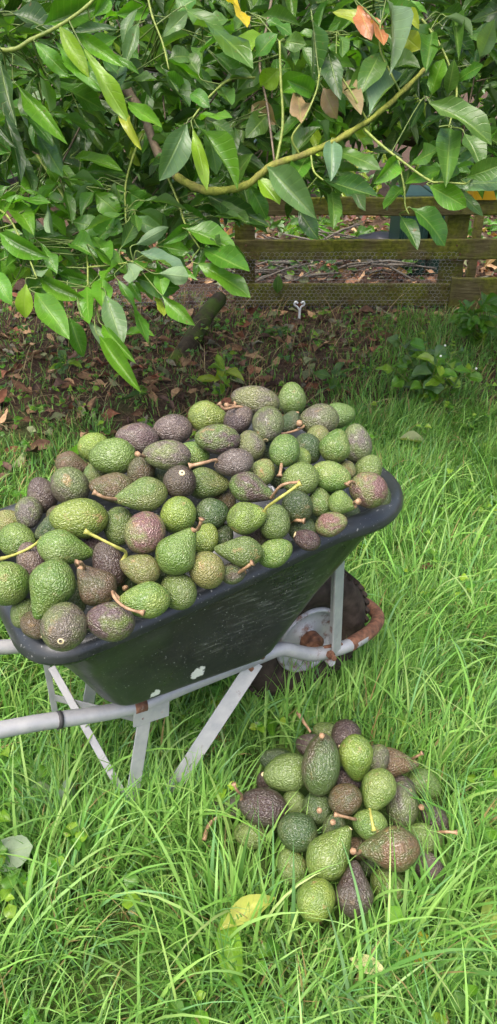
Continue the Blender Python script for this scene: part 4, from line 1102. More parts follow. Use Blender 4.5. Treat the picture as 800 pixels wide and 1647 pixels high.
branch('spur2', [(483, 250, 2.03), (470, 222, 2.0), (490, 190, 1.98), (508, 150, 1.97), (514, 120, 1.96)], 0.0031, 0.0021)
branch('spur3', [(592, 196, 2.03), (575, 165, 2.0), (560, 140, 1.99), (540, 110, 1.98)], 0.0028, 0.0021)
branch('spur4', [(645, 150, 2.03), (630, 120, 2.02), (612, 80, 2.0), (612, 40, 1.98)], 0.0031, 0.0021)
branch('upleft', [(-30, 78, 1.9), (20, 80, 1.88), (50, 64, 1.87), (95, 42, 1.86), (140, 10, 1.85), (165, -20, 1.85)], 0.0056, 0.0035)
branch('top', [(235, -20, 2.0), (245, 25, 2.0), (262, 70, 2.0), (272, 112, 2.0)], 0.0031, 0.0021)
branch('whorl', [(410, 125, 2.05), (370, 128, 2.02), (335, 158, 2.0), (310, 190, 1.98)], 0.0035, 0.0024)
branch('low1', [(230, 215, 2.25), (215, 250, 2.2), (202, 300, 2.15), (203, 360, 2.1)], 0.0035, 0.0024)
branch('low2', [(60, 250, 2.3), (110, 330, 2.2), (138, 400, 2.12), (142, 462, 2.08)], 0.0042, 0.0024)
branch('low3', [(142, 430, 2.10), (190, 425, 2.06), (215, 420, 2.04)], 0.0028, 0.0021)
branch('lowleft', [(-30, 330, 2.1), (10, 345, 2.05), (40, 400, 2.02), (60, 448, 2.0)], 0.0035, 0.0021)
branch('lowmid', [(255, 250, 2.16), (285, 320, 2.15), (300, 365, 2.12), (322, 400, 2.10)], 0.0035, 0.0021)
branch('topright', [(640, -20, 2.2), (700, 60, 2.2), (725, 110, 2.2), (735, 150, 2.2), (722, 205, 2.18)], 0.0042, 0.0024)
branch('hang', [(640, 255, 2.05), (650, 300, 2.05), (652, 330, 2.05), (658, 345, 2.05)], 0.0028, 0.0017)
branch('centre', [(440, -20, 2.2), (430, 40, 2.15), (418, 100, 2.1), (430, 170, 2.06), (442, 262, 2.035)], 0.0042, 0.0028, 'twig_brown')
branch('under', [(500, 246, 2.03), (505, 275, 2.02), (520, 290, 2.0)], 0.0028, 0.0021)

# leaves that can be picked out in the photograph: branch, base, tip, width px, colour, distance, [flip to show the pale underside]
PICK = [
 ('upleft', 0, 83, 12, 188, 30, 'd', 1.86), ('upleft', 8, 185, 38, 280, 28, 'd', 1.92), ('upleft', 60, 215, 98, 277, 28, 'd', 1.98), ('upleft', 95, 40, 140, 118, 28, 'l', 1.84),
 ('upleft', 134, 76, 206, 192, 26, 'l', 1.84), ('upleft', 192, 170, 223, 234, 20, 'y', 1.88), ('upleft', 55, 66, 108, 120, 28, 'b', 1.86), ('upleft', 88, 66, 160, 140, 26, 'b', 1.87),
 ('upleft', 120, 52, 192, 102, 24, 'b', 1.88), ('upleft', 28, 136, 97, 222, 24, 'b', 1.9), ('upleft', 28, 172, 84, 224, 26, 'g', 1.93), ('upleft', 70, 40, 165, 4, 46, 'g', 1.86),
 ('upleft', 150, 28, 180, -6, 22, 'b', 1.86), ('upleft', 20, 22, 85, 44, 44, 'd', 1.95), ('upleft', 222, 14, 193, 54, 22, 'p', 1.95), ('upleft', -10, 190, 14, 232, 24, 'd', 1.9),
 ('upleft', 22, 104, 47, 108, 16, 'p', 1.9), ('upleft', 78, 120, 96, 142, 18, 'm', 1.9),
 ('whorl', 301, 198, 262, 286, 42, 'p', 1.96), ('whorl', 310, 205, 333, 299, 24, 'l', 1.95), ('whorl', 320, 206, 388, 289, 28, 'b', 1.97), ('whorl', 262, 110, 300, 172, 34, 'd', 2.0),
 ('whorl', 305, 150, 332, 160, 24, 'g', 1.99), ('whorl', 316, 190, 366, 180, 26, 'b', 1.97), ('whorl', 340, 196, 378, 216, 24, 'm', 1.98), ('whorl', 332, 204, 352, 276, 34, 'm', 2.02),
 ('whorl', 205, 164, 258, 205, 24, 'b', 2.0), ('whorl', 362, 130, 400, 112, 30, 'm', 2.02), ('whorl', 345, 88, 388, 118, 30, 'g', 2.06), ('whorl', 296, 150, 268, 120, 24, 'g', 2.02), ('whorl', 320, 120, 296, 84, 30, 'm', 2.05),
 ('top', 300, 16, 406, 86, 62, 'm', 1.95), ('top', 262, 60, 300, 20, 26, 'p', 2.0), ('top', 272, 95, 308, 82, 36, 'm', 2.02), ('top', 285, 20, 312, -4, 40, 'g', 2.0), ('top', 205, 130, 250, 132, 24, 'm', 2.05),
 ('top', 240, 20, 194, 20, 30, 'b', 2.1), ('top', 195, 95, 185, 140, 24, 'p', 2.05), ('top', 225, 35, 200, 95, 24, 'p', 2.04),
 ('arch0', 120, 254, 186, 262, 28, 'b', 2.15), ('arch0', 135, 276, 200, 280, 28, 'g', 2.2), ('arch0', 75, 268, 96, 294, 22, 'b', 2.2), ('arch0', 97, 266, 122, 302, 24, 'b', 2.2), ('low1', 150, 308, 194, 346, 34, 'b', 2.1),
 ('lowleft', 8, 322, 76, 318, 26, 'b', 2.06), ('lowleft', 25, 330, 48, 362, 36, 'b', 2.06), ('lowleft', 0, 374, 66, 414, 36, 'b', 2.02), ('lowleft', 42, 455, 37, 513, 28, 'l', 2.0), ('lowleft', -12, 436, 14, 478, 30, 'b', 2.0),
 ('low2', 57, 470, 106, 536, 44, 'b', 1.98), ('low2', 64, 448, 126, 480, 30, 'b', 2.0), ('low2', 140, 460, 142, 514, 34, 'b', 2.04), ('low2', 165, 447, 165, 494, 36, 'b', 2.03), ('low2', 170, 474, 196, 550, 38, 'p', 1.99),
 ('low3', 190, 450, 244, 542, 30, 'g', 2.0), ('low3', 200, 538, 247, 532, 24, 'b', 2.02), ('low3', 138, 512, 192, 566, 24, 'p', 1.97, 1), ('low3', 165, 522, 211, 578, 20, 'b', 1.96), ('low3', 160, 540, 218, 619, 28, 'b', 1.95),
 ('low3', 112, 510, 134, 572, 28, 'g', 2.0), ('low3', 215, 446, 287, 468, 42, 'g', 2.0), ('low3', 225, 406, 304, 434, 36, 'w', 2.0), ('low3', 255, 440, 309, 446, 26, 'p', 1.99, 1), ('low3', 218, 394, 268, 368, 20, 'p', 2.02, 1),
 ('low3', 260, 474, 308, 522, 22, 'b', 2.0), ('low3', 250, 478, 266, 502, 20, 'y', 2.03), ('lowmid', 298, 368, 380, 398, 44, 'b', 2.08), ('lowmid', 318, 424, 402, 468, 46, 'b', 2.03), ('lowmid', 328, 400, 398, 438, 42, 'g', 2.06),
 ('low3', 196, 398, 222, 350, 26, 'd', 2.05), ('low2', 48, 430, 84, 446, 20, 'p', 2.02, 1), ('low2', 116, 356, 164, 368, 34, 'g', 2.1), ('low2', 112, 392, 150, 402, 34, 'g', 2.08), ('lowleft', 77, 328, 80, 386, 16, 'p', 2.04, 1),
 ('low2', 70, 350, 110, 372, 32, 'b', 2.1), ('low1', 200, 372, 170, 360, 30, 'g', 2.1), ('low1', 210, 350, 262, 372, 26, 'p', 2.1), ('low3', 205, 424, 223, 454, 30, 'p', 1.99, 1), ('low3', 150, 400, 205, 436, 30, 'b', 2.04),
 ('low2', 100, 480, 82, 520, 26, 'b', 2.04), ('low2', 140, 452, 100, 440, 28, 'g', 2.06), ('lowleft', 20, 440, 6, 420, 24, 'b', 2.05), ('low1', 208, 310, 240, 328, 28, 'g', 2.12), ('lowmid', 290, 330, 330, 360, 30, 'g', 2.14),
 ('lowmid', 268, 330, 252, 372, 28, 'm', 2.16), ('lowmid', 340, 330, 398, 352, 34, 'm', 2.12), ('lowmid', 330, 312, 426, 362, 34, 'd', 2.14), ('lowmid', 262, 396, 300, 404, 28, 'b', 2.12), ('low1', 150, 380, 175, 420, 30, 'g', 2.1),
 ('arch', 595, 185, 650, 98, 50, 'w', 2.02), ('right', 690, 165, 796, 214, 56, 'm', 1.93), ('right', 725, 207, 718, 282, 36, 'm', 1.95), ('topright', 747, 215, 776, 262, 38, 'm', 2.1), ('right', 750, 286, 812, 262, 34, 'm', 1.94),
 ('right', 728, 298, 815, 290, 34, 'p', 1.92), ('right', 690, 298, 750, 332, 36, 'b', 1.93), ('arch', 534, 224, 534, 282, 32, 'w', 1.98), ('under', 540, 242, 606, 264, 32, 'm', 2.04), ('arch', 430, 268, 502, 340, 46, 'p', 1.99),
 ('under', 520, 288, 602, 318, 36, 'd', 2.0), ('under', 534, 308, 540, 354, 28, 'm', 2.02), ('spur2', 502, 30, 510, 128, 24, 'd', 1.96), ('spur2', 526, 72, 543, 152, 24, 'd', 1.96), ('spur4', 624, 2, 642, 98, 26, 'w', 1.96),
 ('spur4', 575, 8, 595, 56, 28, 'o', 1.99), ('spur4', 600, 28, 620, 62, 28, 'o', 2.0), ('spur4', 642, 22, 676, 40, 24, 'y', 2.0), ('spur4', 646, 52, 674, 78, 34, 'y', 2.02), ('spur1', 412, 92, 442, 54, 36, 'g', 2.0),
 ('spur1', 428, 32, 470, 48, 34, 'g', 2.0), ('spur1', 450, 66, 490, 70, 30, 'm', 2.0), ('topright', 695, 152, 708, 96, 34, 'b', 2.16), ('topright', 720, 152, 731, 100, 26, 'm', 2.18), ('topright', 735, 130, 770, 104, 24, 'g', 2.16),
 ('topright', 772, 92, 796, 34, 32, 'w', 2.14), ('topright', 730, 24, 740, 76, 18, 'm', 2.2), ('spur3', 478, 150, 486, 190, 30, 't', 2.02), ('spur3', 520, 140, 538, 184, 30, 't', 2.03), ('spur3', 546, 130, 580, 172, 34, 't', 2.03),
 ('top', 362, -8, 402, 32, 34, 'Y', 1.9), ('hang', 645, 348, 672, 394, 30, 'd', 2.04), ('hang', 660, 334, 726, 378, 42, 'g', 2.03), ('arch', 415, 284, 446, 328, 36, 'l', 2.02), ('under', 480, 338, 508, 376, 30, 'd', 2.05),
 ('arch', 345, 310, 300, 300, 28, 'd', 2.1), ('arch', 400, 296, 430, 350, 30, 'g', 2.06), ('spur1', 445, 200, 405, 168, 34, 't', 2.05), ('spur1', 452, 150, 490, 120, 34, 'b', 2.03), ('spur1', 450, 110, 420, 140, 34, 'l', 2.03),
 ('spur3', 560, 142, 600, 120, 36, 'm', 2.02), ('spur3', 548, 118, 520, 90, 30, 'm', 2.02), ('spur4', 612, 84, 590, 130, 34, 'm', 2.03), ('spur4', 616, 70, 560, 60, 34, 'b', 2.04), ('spur4', 612, 42, 540, 18, 30, 'y', 2.05),
 ('centre', 430, 60, 380, 90, 34, 'l', 2.1), ('centre', 425, 90, 390, 140, 34, 'm', 2.1), ('centre', 435, 180, 400, 215, 34, 'm', 2.08), ('centre', 440, 220, 478, 218, 30, 'g', 2.06), ('centre', 432, 120, 470, 100, 34, 'g', 2.1),
 ('right', 640, 256, 610, 290, 30, 'b', 2.0), ('right', 660, 266, 700, 240, 30, 'm', 2.0), ('topright', 700, 60, 660, 50, 30, 'g', 2.2), ('topright', 712, 84, 760, 66, 34, 'd', 2.2), ('hang', 650, 300, 620, 330, 26, 'g', 2.06),
 ('right', 700, 292, 740, 260, 30, 'g', 1.98), ('spur4', 625, 110, 672, 100, 40, 'm', 2.04), ('arch', 500, 244, 470, 290, 34, 'g', 2.06), ('arch', 470, 254, 510, 200, 34, 'm', 2.06), ('spur2', 505, 150, 470, 130, 30, 'g', 2.0),
 ('whorl', 355, 140, 372, 172, 28, 'm', 2.03), ('arch', 366, 302, 400, 250, 34, 'm', 2.1), ('arch', 310, 298, 286, 240, 30, 'd', 2.14), ('low1', 204, 330, 176, 300, 30, 'g', 2.12), ('low1', 203, 352, 232, 300, 28, 'g', 2.12),
]
n_leaf = 0
PETS = {}
for row in PICK:
    key, x0, y0, x1, y1, w, col, d = row[:8]
    flip = len(row) > 8
    db, dt = d + rng.uniform(0.0, 0.05), d + rng.uniform(-0.07, 0.05)
    b, t = at_d(x0, y0, db), at_d(x1, y1, dt)
    roll = rng.uniform(-0.55, 0.55)
    leaf_obj(BR[key], b, t, w / FPX * d * 1.0 / max(0.75, math.cos(roll)), col, roll, flip, face=Vector((rng.uniform(-.2, .2), -0.85, 0.5)))
    PETS.setdefault(key, []).append((b, (t - b).normalized()))
    n_leaf += 1
# whorls of further leaves along the branches (leaf stalks included below)
def whorl(key, c, n, size, cols, droop=0.5, spread=0.9, fwd=None):
    global n_leaf
    a0 = rng.uniform(0, 6.28)
    for k in range(n):
        a = a0 + k * 2.399
        dirv = Vector((math.cos(a) * spread, math.sin(a) * spread * 0.8, rng.uniform(-1.0, 0.35) * droop - 0.15)).normalized()
        L = size * rng.uniform(0.7, 1.15)
        b = c + dirv * rng.uniform(0.015, 0.04) + Vector((0, 0, rng.uniform(-.02, .02)))
        t = b + dirv * L
        leaf_obj(BR[key], b, t, L * rng.uniform(0.24, 0.34), rng.choice(cols), rng.uniform(-0.6, 0.6), face=Vector((rng.uniform(-.4, .4), -0.45, 0.9)))
        PETS.setdefault(key, []).append((b, dirv)); n_leaf += 1
for (key, x, y, d, n, size, cols) in [
    ('upleft', 30, 30, 2.15, 6, .15, 'ddgm'), ('upleft', 120, 150, 2.2, 6, .15, 'dgmm'), ('upleft', 20, 240, 2.3, 5, .15, 'dgm'), ('low2', 60, 300, 2.3, 6, .14, 'gbm'), ('low2', 130, 330, 2.22, 7, .13, 'gbb'),
    ('low1', 190, 330, 2.22, 6, .13, 'gbm'), ('lowleft', 10, 390, 2.15, 5, .14, 'gb'), ('low2', 110, 420, 2.15, 6, .12, 'bgb'), ('low3', 200, 430, 2.1, 6, .12, 'gbp'), ('lowmid', 300, 330, 2.25, 6, .15, 'gmd'),
    ('lowmid', 340, 380, 2.2, 4, .14, 'gmb'), ('arch0', 220, 200, 2.35, 6, .14, 'dmg'), ('arch', 380, 280, 2.2, 5, .14, 'dmg'), ('centre', 410, 60, 2.25, 6, .14, 'gbl'), ('centre', 440, 130, 2.2, 6, .14, 'gmm'),
    ('spur3', 560, 100, 2.2, 6, .14, 'mgd'), ('spur4', 600, 10, 2.15, 6, .14, 'gyb'), ('spur2', 500, 170, 2.15, 5, .14, 'mgg'), ('under', 530, 270, 2.15, 5, .14, 'mgp'), ('right', 720, 280, 2.1, 4, .14, 'mgb'),
    ('topright', 740, 60, 2.3, 6, .15, 'dgm'), ('topright', 760, 180, 2.3, 5, .15, 'mdg'), ('top', 200, 40, 2.2, 6, .15, 'dgm'), ('top', 330, 60, 2.25, 6, .15, 'dmm'), ('whorl', 350, 240, 2.2, 5, .14, 'dmg'),
    ('upleft', 60, 110, 2.0, 7, .15, 'dgbm'), ('upleft', 150, 95, 2.05, 7, .15, 'dgbm'), ('upleft', 70, 180, 2.1, 7, .15, 'dgdm'), ('top', 240, 90, 2.1, 7, .14, 'dgmb'), ('whorl', 300, 240, 2.12, 7, .13, 'dgm'), ('lowleft', 30, 300, 2.12, 7, .13, 'gbb'),
    ('low2', 100, 290, 2.15, 7, .13, 'gbb'), ('low1', 170, 290, 2.15, 7, .13, 'gbm'), ('low1', 215, 330, 2.1, 7, .13, 'gbm'), ('low3', 250, 410, 2.08, 6, .12, 'gbp'), ('lowmid', 330, 350, 2.15, 7, .14, 'gmd'), ('low2', 60, 390, 2.08, 7, .12, 'gbb'),
    ('centre', 400, 30, 2.15, 7, .14, 'gmb'), ('spur1', 470, 60, 2.08, 7, .13, 'gmb'), ('spur3', 540, 60, 2.08, 7, .13, 'gmb'), ('topright', 700, 30, 2.2, 7, .14, 'dgm'), ('centre', 380, 200, 2.12, 7, .13, 'dgm'), ('right', 780, 270, 2.05, 5, .13, 'gm')]:
    whorl(key, at_d(x, y, d), n, size, list(cols))
for key, items in PETS.items():                      # leaf stalks: one mesh of thin stalks per branch, each from a leaf base back towards the wood
    bo = BR[key]
    V = np.empty(len(bo.data.vertices) * 3, np.float32); bo.data.vertices.foreach_get('co', V); V = V.reshape(-1, 3) + np.array(TREE_P)
    bm = bmesh.new()
    for b, dv in items:
        i = int(np.argmin(((V - np.array(b)) ** 2).sum(1))); w = Vector(V[i])
        if (w - b).length > 0.16: w = b - dv * 0.06 + (w - b).normalized() * 0.05
        add_tube(bm, spline([b + dv * 0.004, b - dv * min(0.02, (w - b).length * 0.4), w], 3), [0.0016, 0.0016, .0017, .0018, .0019, .0021, .0021], 5, caps=False)
    for v in bm.verts: v.co -= TREE_P
    o = bm_obj('leaf_stalks', bm, M['stalk'], bo, sm=True); o['kind'] = 'stuff'

# ---- the mass of smaller and more distant leaves, as one part of the tree
def scatter_leaves(name, items, mat, parent=None, origin=Vector((0, 0, 0))):
    """items: base, tip, width, colour, roll, face -> one mesh"""
    Vs, Fs, Cs, Us = [], [], [], []
    nv = 0
    for (b, t, w, c, roll, face) in items:
        Rm, L = leaf_frame(b, t, roll, False, face)
        v, f, u = LV[rng.randrange(len(LV))]
        Rn = np.array(Rm)
        P = (v * np.array([w, L, (w + L) * .42])) @ Rn.T + np.array(b - origin)
        Vs.append(P); Fs.append(f + nv); nv += len(v)
        Cs.append(np.repeat(np.array([c]), len(v), 0)); Us.append(u)
    me = np_mesh(name, np.concatenate(Vs), F4=np.concatenate(Fs), colors=np.concatenate(Cs), uvs=np.concatenate(Us))
    return link_mesh(name, me, mat, parent)
EDGE = [(-200, 455), (0, 462), (100, 455), (180, 440), (250, 415), (330, 385), (370, 335), (400, 318), (450, 325), (520, 332), (600, 300), (680, 296), (740, 285), (830, 285), (1200, 300)]
def edge_y(px):
    for (x0, y0), (x1, y1) in zip(EDGE, EDGE[1:]):
        if x0 <= px <= x1: return y0 + (y1 - y0) * (px - x0) / (x1 - x0)
    return 300
def tint(col, var=0.22):
    c = LCOL[col]; v = 1 + rng.uniform(-var, var)
    return (c[0] * v * (1 + rng.uniform(-.15, .15)), c[1] * v, c[2] * v)
items = []
twigs = bmesh.new()
def hub(c, n, size, cols):
    a0 = rng.uniform(0, 6.28)
    for k in range(n):
        a = a0 + k * 2.399
        dv = Vector((math.cos(a), math.sin(a) * 0.9, rng.uniform(-1.2, 0.3))).normalized()
        L = size * rng.uniform(0.65, 1.2)
        b = c + dv * 0.03
        items.append((b, b + dv * L, L * rng.uniform(.23, .34), tint(rng.choice(cols)), rng.uniform(-.7, .7), Vector((rng.uniform(-.5, .5), -0.35, 1.0))))
cnt = 0
while cnt < 900:
    d = 2.3 + 2.0 * rng.random() ** 1.3
    px, py = rng.uniform(-260, 1060), rng.uniform(-160, 470)
    if py > edge_y(px) - 34: continue
    # thinner patches where the photograph looks through to soil on the left and to bright scrub on the right
    if -40 < px < 150 and 235 < py < 345 and rng.random() < 0.80: continue
    if 540 < px < 720 and 215 < py < 330 and rng.random() < 0.9: continue
    c = at_d(px, py, d)
    if c.z < 0.35: continue
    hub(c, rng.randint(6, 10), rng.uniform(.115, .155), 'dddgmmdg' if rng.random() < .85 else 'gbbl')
    if cnt % 2 == 0:
        e = c + Vector((rng.uniform(-.3, .3), rng.uniform(0, .4), rng.uniform(.05, .35)))
        add_tube(twigs, spline([c, c.lerp(e, .5) + Vector((0, 0, -.03)), e], 3), [0.003] * 7, 5, caps=False)
    cnt += 1
for k in range(240):                                  # unseen leaves added overhead, out of frame, to block skylight and darken the crown
    c = Vector((rng.uniform(-3.2, 3.6), rng.uniform(2.0, 6.6), rng.uniform(1.9, 3.6)))
    p = proj(c)
    if p[1] > -90 and abs(p[0] - 400) < 560: continue
    hub(c, 8, 0.17, 'dgmb')
for k in range(120):  # more unseen leaves at both sides, thinned to let light in
    c = Vector((rng.choice((-1, 1)) * rng.uniform(1.6, 3.4) + 0.1, rng.uniform(3.0, 6.4), rng.uniform(0.9, 2.2)))
    p = proj(c)
    if -150 < p[0] < 950 and p[1] > -60: continue
    hub(c, 8, 0.17, 'dgmb')
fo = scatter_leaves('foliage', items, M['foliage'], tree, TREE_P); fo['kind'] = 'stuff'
for v in twigs.verts: v.co -= TREE_P
o = bm_obj('twigs', twigs, M['twig_brown'], tree, sm=True); o['kind'] = 'stuff'
# ---- scrub and trees far behind the fence, reading as one dark mass, with a brighter open patch
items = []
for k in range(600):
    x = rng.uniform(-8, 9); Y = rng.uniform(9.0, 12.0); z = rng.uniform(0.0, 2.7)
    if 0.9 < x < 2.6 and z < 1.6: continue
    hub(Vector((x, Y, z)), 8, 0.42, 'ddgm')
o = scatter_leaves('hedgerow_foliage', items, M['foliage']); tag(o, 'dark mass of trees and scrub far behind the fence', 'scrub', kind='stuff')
items = []
for k in range(110):
    hub(Vector((rng.uniform(0.8, 2.9), rng.uniform(8.6, 9.6), rng.uniform(0.0, 1.5))), 8, 0.16, 'lybp')
o = scatter_leaves('shrub', items, M['foliage']); o['kind'] = 'stuff'; tag(o, 'pale green sunlit shrub in the open beyond the fence', 'shrub')

# ================================================================== GRASS
PILE_C = np.array([0.20, 1.12])
def patch(x, y, s, seed):
    return np.array([mnoise.noise(Vector((a * s, b * s, seed))) for a, b in zip(x, y)])
def lushness(x, y):
    """0 bare leaf litter .. 1 full turf: litter under the tree and before the fence, turf in the open"""
    n = patch(x, y, 1.1, 2.0) * 0.55 + patch(x, y, 3.1, 5.0) * 0.35
    lim = np.where(x < 0.1, 2.60 + 0.05 * np.clip(-x, 0, 2), 2.65 + np.clip((x - 0.1) * 2.6, 0, 2.4))
    return np.clip((lim + n - y) / 0.8 + 0.5, 0, 1)
def blades(name, x, y, L, W, az, lean, curve, col, seg=5, twist=None, z=None):
    n = len(x)
    z0 = np.array([ground_z(a, b) for a, b in zip(x, y)]) - 0.004 if z is None else z
    dirx, diry = np.cos(az), np.sin(az)
    P = np.stack([x, y, z0], 1)
    # lay each blade out as an arc: angle from upright grows along its length
    rows = [P]
    ang = lean.copy()
    for k in range(seg):
        st = (L / seg)
        ang_k = lean + curve * ((k + 0.5) / seg) ** 1.4
        step = np.stack([dirx * np.sin(ang_k) * st, diry * np.sin(ang_k) * st, np.cos(ang_k) * st], 1)
        P = P + step
        P[:, 2] = np.maximum(P[:, 2], z0 + 0.006 + 0.004 * k)
        rows.append(P)
    tw = (nrg.uniform(-.9, .9, n) if twist is None else twist)
    V = np.zeros((n, 2 * seg + 1, 3)); C = np.zeros((n, 2 * seg + 1, 3))
    for k in range(seg):
        a = az + math.pi / 2 + tw * (0.4 + 0.6 * k / seg)
        w = W * (0.75 + 0.35 * math.sin(math.pi * min(1.0, (k + .6) / seg))) * (1 - (k / seg) ** 2.2) * 0.5
        off = np.stack([np.cos(a) * w, np.sin(a) * w, 0.25 * w], 1)
        V[:, 2 * k] = rows[k] - off; V[:, 2 * k + 1] = rows[k] + off
    V[:, 2 * seg] = rows[seg]
    C[:] = col[:, None, :]
    base = np.arange(n)[:, None] * (2 * seg + 1)
    F4 = np.concatenate([base + np.array([[2 * k, 2 * k + 1, 2 * k + 3, 2 * k + 2]]) for k in range(seg - 1)])
    F3 = base + np.array([[2 * seg - 2, 2 * seg - 1, 2 * seg]])
    return np_mesh(name, V.reshape(-1, 3), F3, F4, C.reshape(-1, 3))
GP = np.array([(0.122, 0.268, 0.050), (0.172, 0.335, 0.066), (0.235, 0.395, 0.098), (0.095, 0.215, 0.046), (0.140, 0.292, 0.105), (0.290, 0.425, 0.145), (0.072, 0.165, 0.037)])
def field(n, x0, x1, y0, y1, Lr, Wr, lushmin=0.0, colp=None, tall=1.0, dryf=1.0):
    x = nrg.uniform(x0, x1, n); y = nrg.uniform(y0, y1, n)
    lu = lushness(x, y)
    keep = nrg.uniform(0, 1, n) < (lushmin + (1 - lushmin) * lu)
    clump = patch(x, y, 6.0, 9.0)
    keep &= nrg.uniform(-0.95, 0.12, n) < clump + 0.25
    # the pile of fruit and the wheel press the grass away
    d = np.hypot((x - PILE_C[0]) / 0.26, (y - PILE_C[1]) / 0.25)
    keep &= d > 0.97
    x, y, lu, clump = x[keep], y[keep], lu[keep], clump[keep]
    n = len(x)
    L = nrg.uniform(*Lr, n) * (0.80 + 0.45 * (clump + 0.3)) * (0.45 + 0.55 * lu) * tall
    W = nrg.uniform(*Wr, n)
    az = 2.2 * patch(x, y, 1.6, 20.0) * math.pi + nrg.normal(0, 1.35, n)
    # bend away from the fruit
    dx, dy = x - PILE_C[0], y - PILE_C[1]
    nearp = np.hypot(dx / 0.235, dy / 0.215) < 1.35
    az = np.where(nearp & (nrg.uniform(0, 1, n) < 0.6), np.arctan2(dy, dx) + nrg.normal(0, 0.7, n), az)
    lean = np.abs(nrg.normal(0.18, 0.22, n)); curve = np.abs(nrg.normal(1.0, 0.62, n))
    col = GP[nrg.choice(len(GP), n, p=colp or [.24, .26, .17, .12, .09, .05, .07])] * nrg.uniform(0.8, 1.2, (n, 1)) * (1 + nrg.uniform(-.08, .08, (n, 3)))
    dry = nrg.uniform(0, 1, n) < (0.035 + 0.12 * (1 - lu)) * dryf
    col[dry] = np.array([0.33, 0.25, 0.11]) * nrg.uniform(0.7, 1.15, (dry.sum(), 1))
    return x, y, L, W, az, lean, curve, col
def grass():
    parts = [field(33000, -1.15, 1.35, 0.32, 1.9, (.08, .19), (.003, .0062)), field(38000, -1.9, 2.0, 1.7, 3.4, (.08, .17), (.0034, .0068)),
             field(32000, -2.6, 3.0, 3.2, 5.6, (.08, .17), (.004, .0078), 0.34)]
    a = [np.concatenate([p[i] for p in parts]) for i in range(8)]
    o = link_mesh('grass', blades('grass', *a), M['blade']); tag(o, 'long green grass of the orchard floor', 'grass', kind='stuff')
    # long broad arching blades lying over the rest
    b = field(2400, -1.2, 1.5, 0.35, 2.6, (.22, .36), (.0045, .0082), colp=[.2, .3, .26, .02, .1, .12, 0], dryf=0.0)
    b = list(b); b[6] = np.abs(nrg.normal(1.75, 0.45, len(b[0])))
    o = link_mesh('long_grass', blades('long_grass', *b, seg=8), M['blade']); tag(o, 'long broad grass blades arching over the turf', 'grass', kind='stuff')
    # fine low undergrass
    c = field(60000, -1.3, 1.7, 0.35, 3.3, (.05, .13), (.003, .006), colp=[.3, .2, .1, .2, .1, 0, .1])
    o = link_mesh('undergrass', blades('undergrass', *c, seg=3), M['blade']); tag(o, 'short fine grass at the foot of the longer blades', 'grass', kind='stuff')
    # tussocks leaning against the front of the fruit pile, and round the wheel and legs
    T = []
    for (px, py, n, az0, L) in [(415, 1490, 40, 1.0, .22), (395, 1440, 36, 1.1, .22), (670, 1510, 50, .7, .24), (720, 1460, 40, 1.9, .22), (560, 1540, 36, 1.2, .16), (730, 1400, 50, 2.2, .26), (360, 1360, 36, .6, .2),
                                (205, 1362, 90, 1.2, .21), (255, 1350, 80, 1.6, .21), (295, 1338, 80, 1.2, .21), (165, 1362, 50, 1.2, .20), (330, 1320, 50, 1.2, .19), (430, 1185, 90, 1.3, .23), (475, 1172, 90, 1.8, .23), (525, 1155, 80, 1.8, .23), (575, 1120, 80, 2.0, .22), (610, 1070, 60, 2.2, .20), (90, 1240, 40, .6, .2), (500, 1110, 40, 1.5, .17)]:
        p = at_z(px, py, 0.0)
        r_ = 0.05
        T.append((p.x + nrg.normal(0, r_, n), p.y + nrg.normal(0, r_ * .7, n), nrg.uniform(.6, 1.15, n) * L, nrg.uniform(.004, .009, n), az0 + nrg.normal(0, .9, n), np.abs(nrg.normal(.15, .15, n)),
                  np.abs(nrg.normal(.95, .5, n)), GP[nrg.choice(5, n, p=[.25, .35, .3, .02, .08])] * nrg.uniform(.85, 1.2, (n, 1))))
    a = [np.concatenate([t[i] for t in T]) for i in range(8)]
    o = link_mesh('tall_grass', blades('tall_grass', *a, seg=6), M['blade']); tag(o, 'tall grass tussocks growing round the pile and the barrow legs', 'grass', kind='stuff')
    # dead straw before the fence
    n = 2600
    x = nrg.uniform(-1.6, 2.3, n); y = nrg.uniform(3.2, 5.5, n)
    col = np.array([[.27, .19, .09], [.20, .13, .07], [.34, .27, .14], [.15, .085, .05]])[nrg.choice(4, n)] * nrg.uniform(.7, 1.15, (n, 1))
    o = link_mesh('straw', blades('straw', x, y, nrg.uniform(.12, .34, n), nrg.uniform(.002, .0045, n), nrg.uniform(0, 6.28, n), np.abs(nrg.normal(.9, .3, n)), np.abs(nrg.normal(.9, .4, n)), col, seg=4), M['litter'])
    tag(o, 'dry brown straw and dead stalks before the fence', 'straw', kind='stuff')
grass()
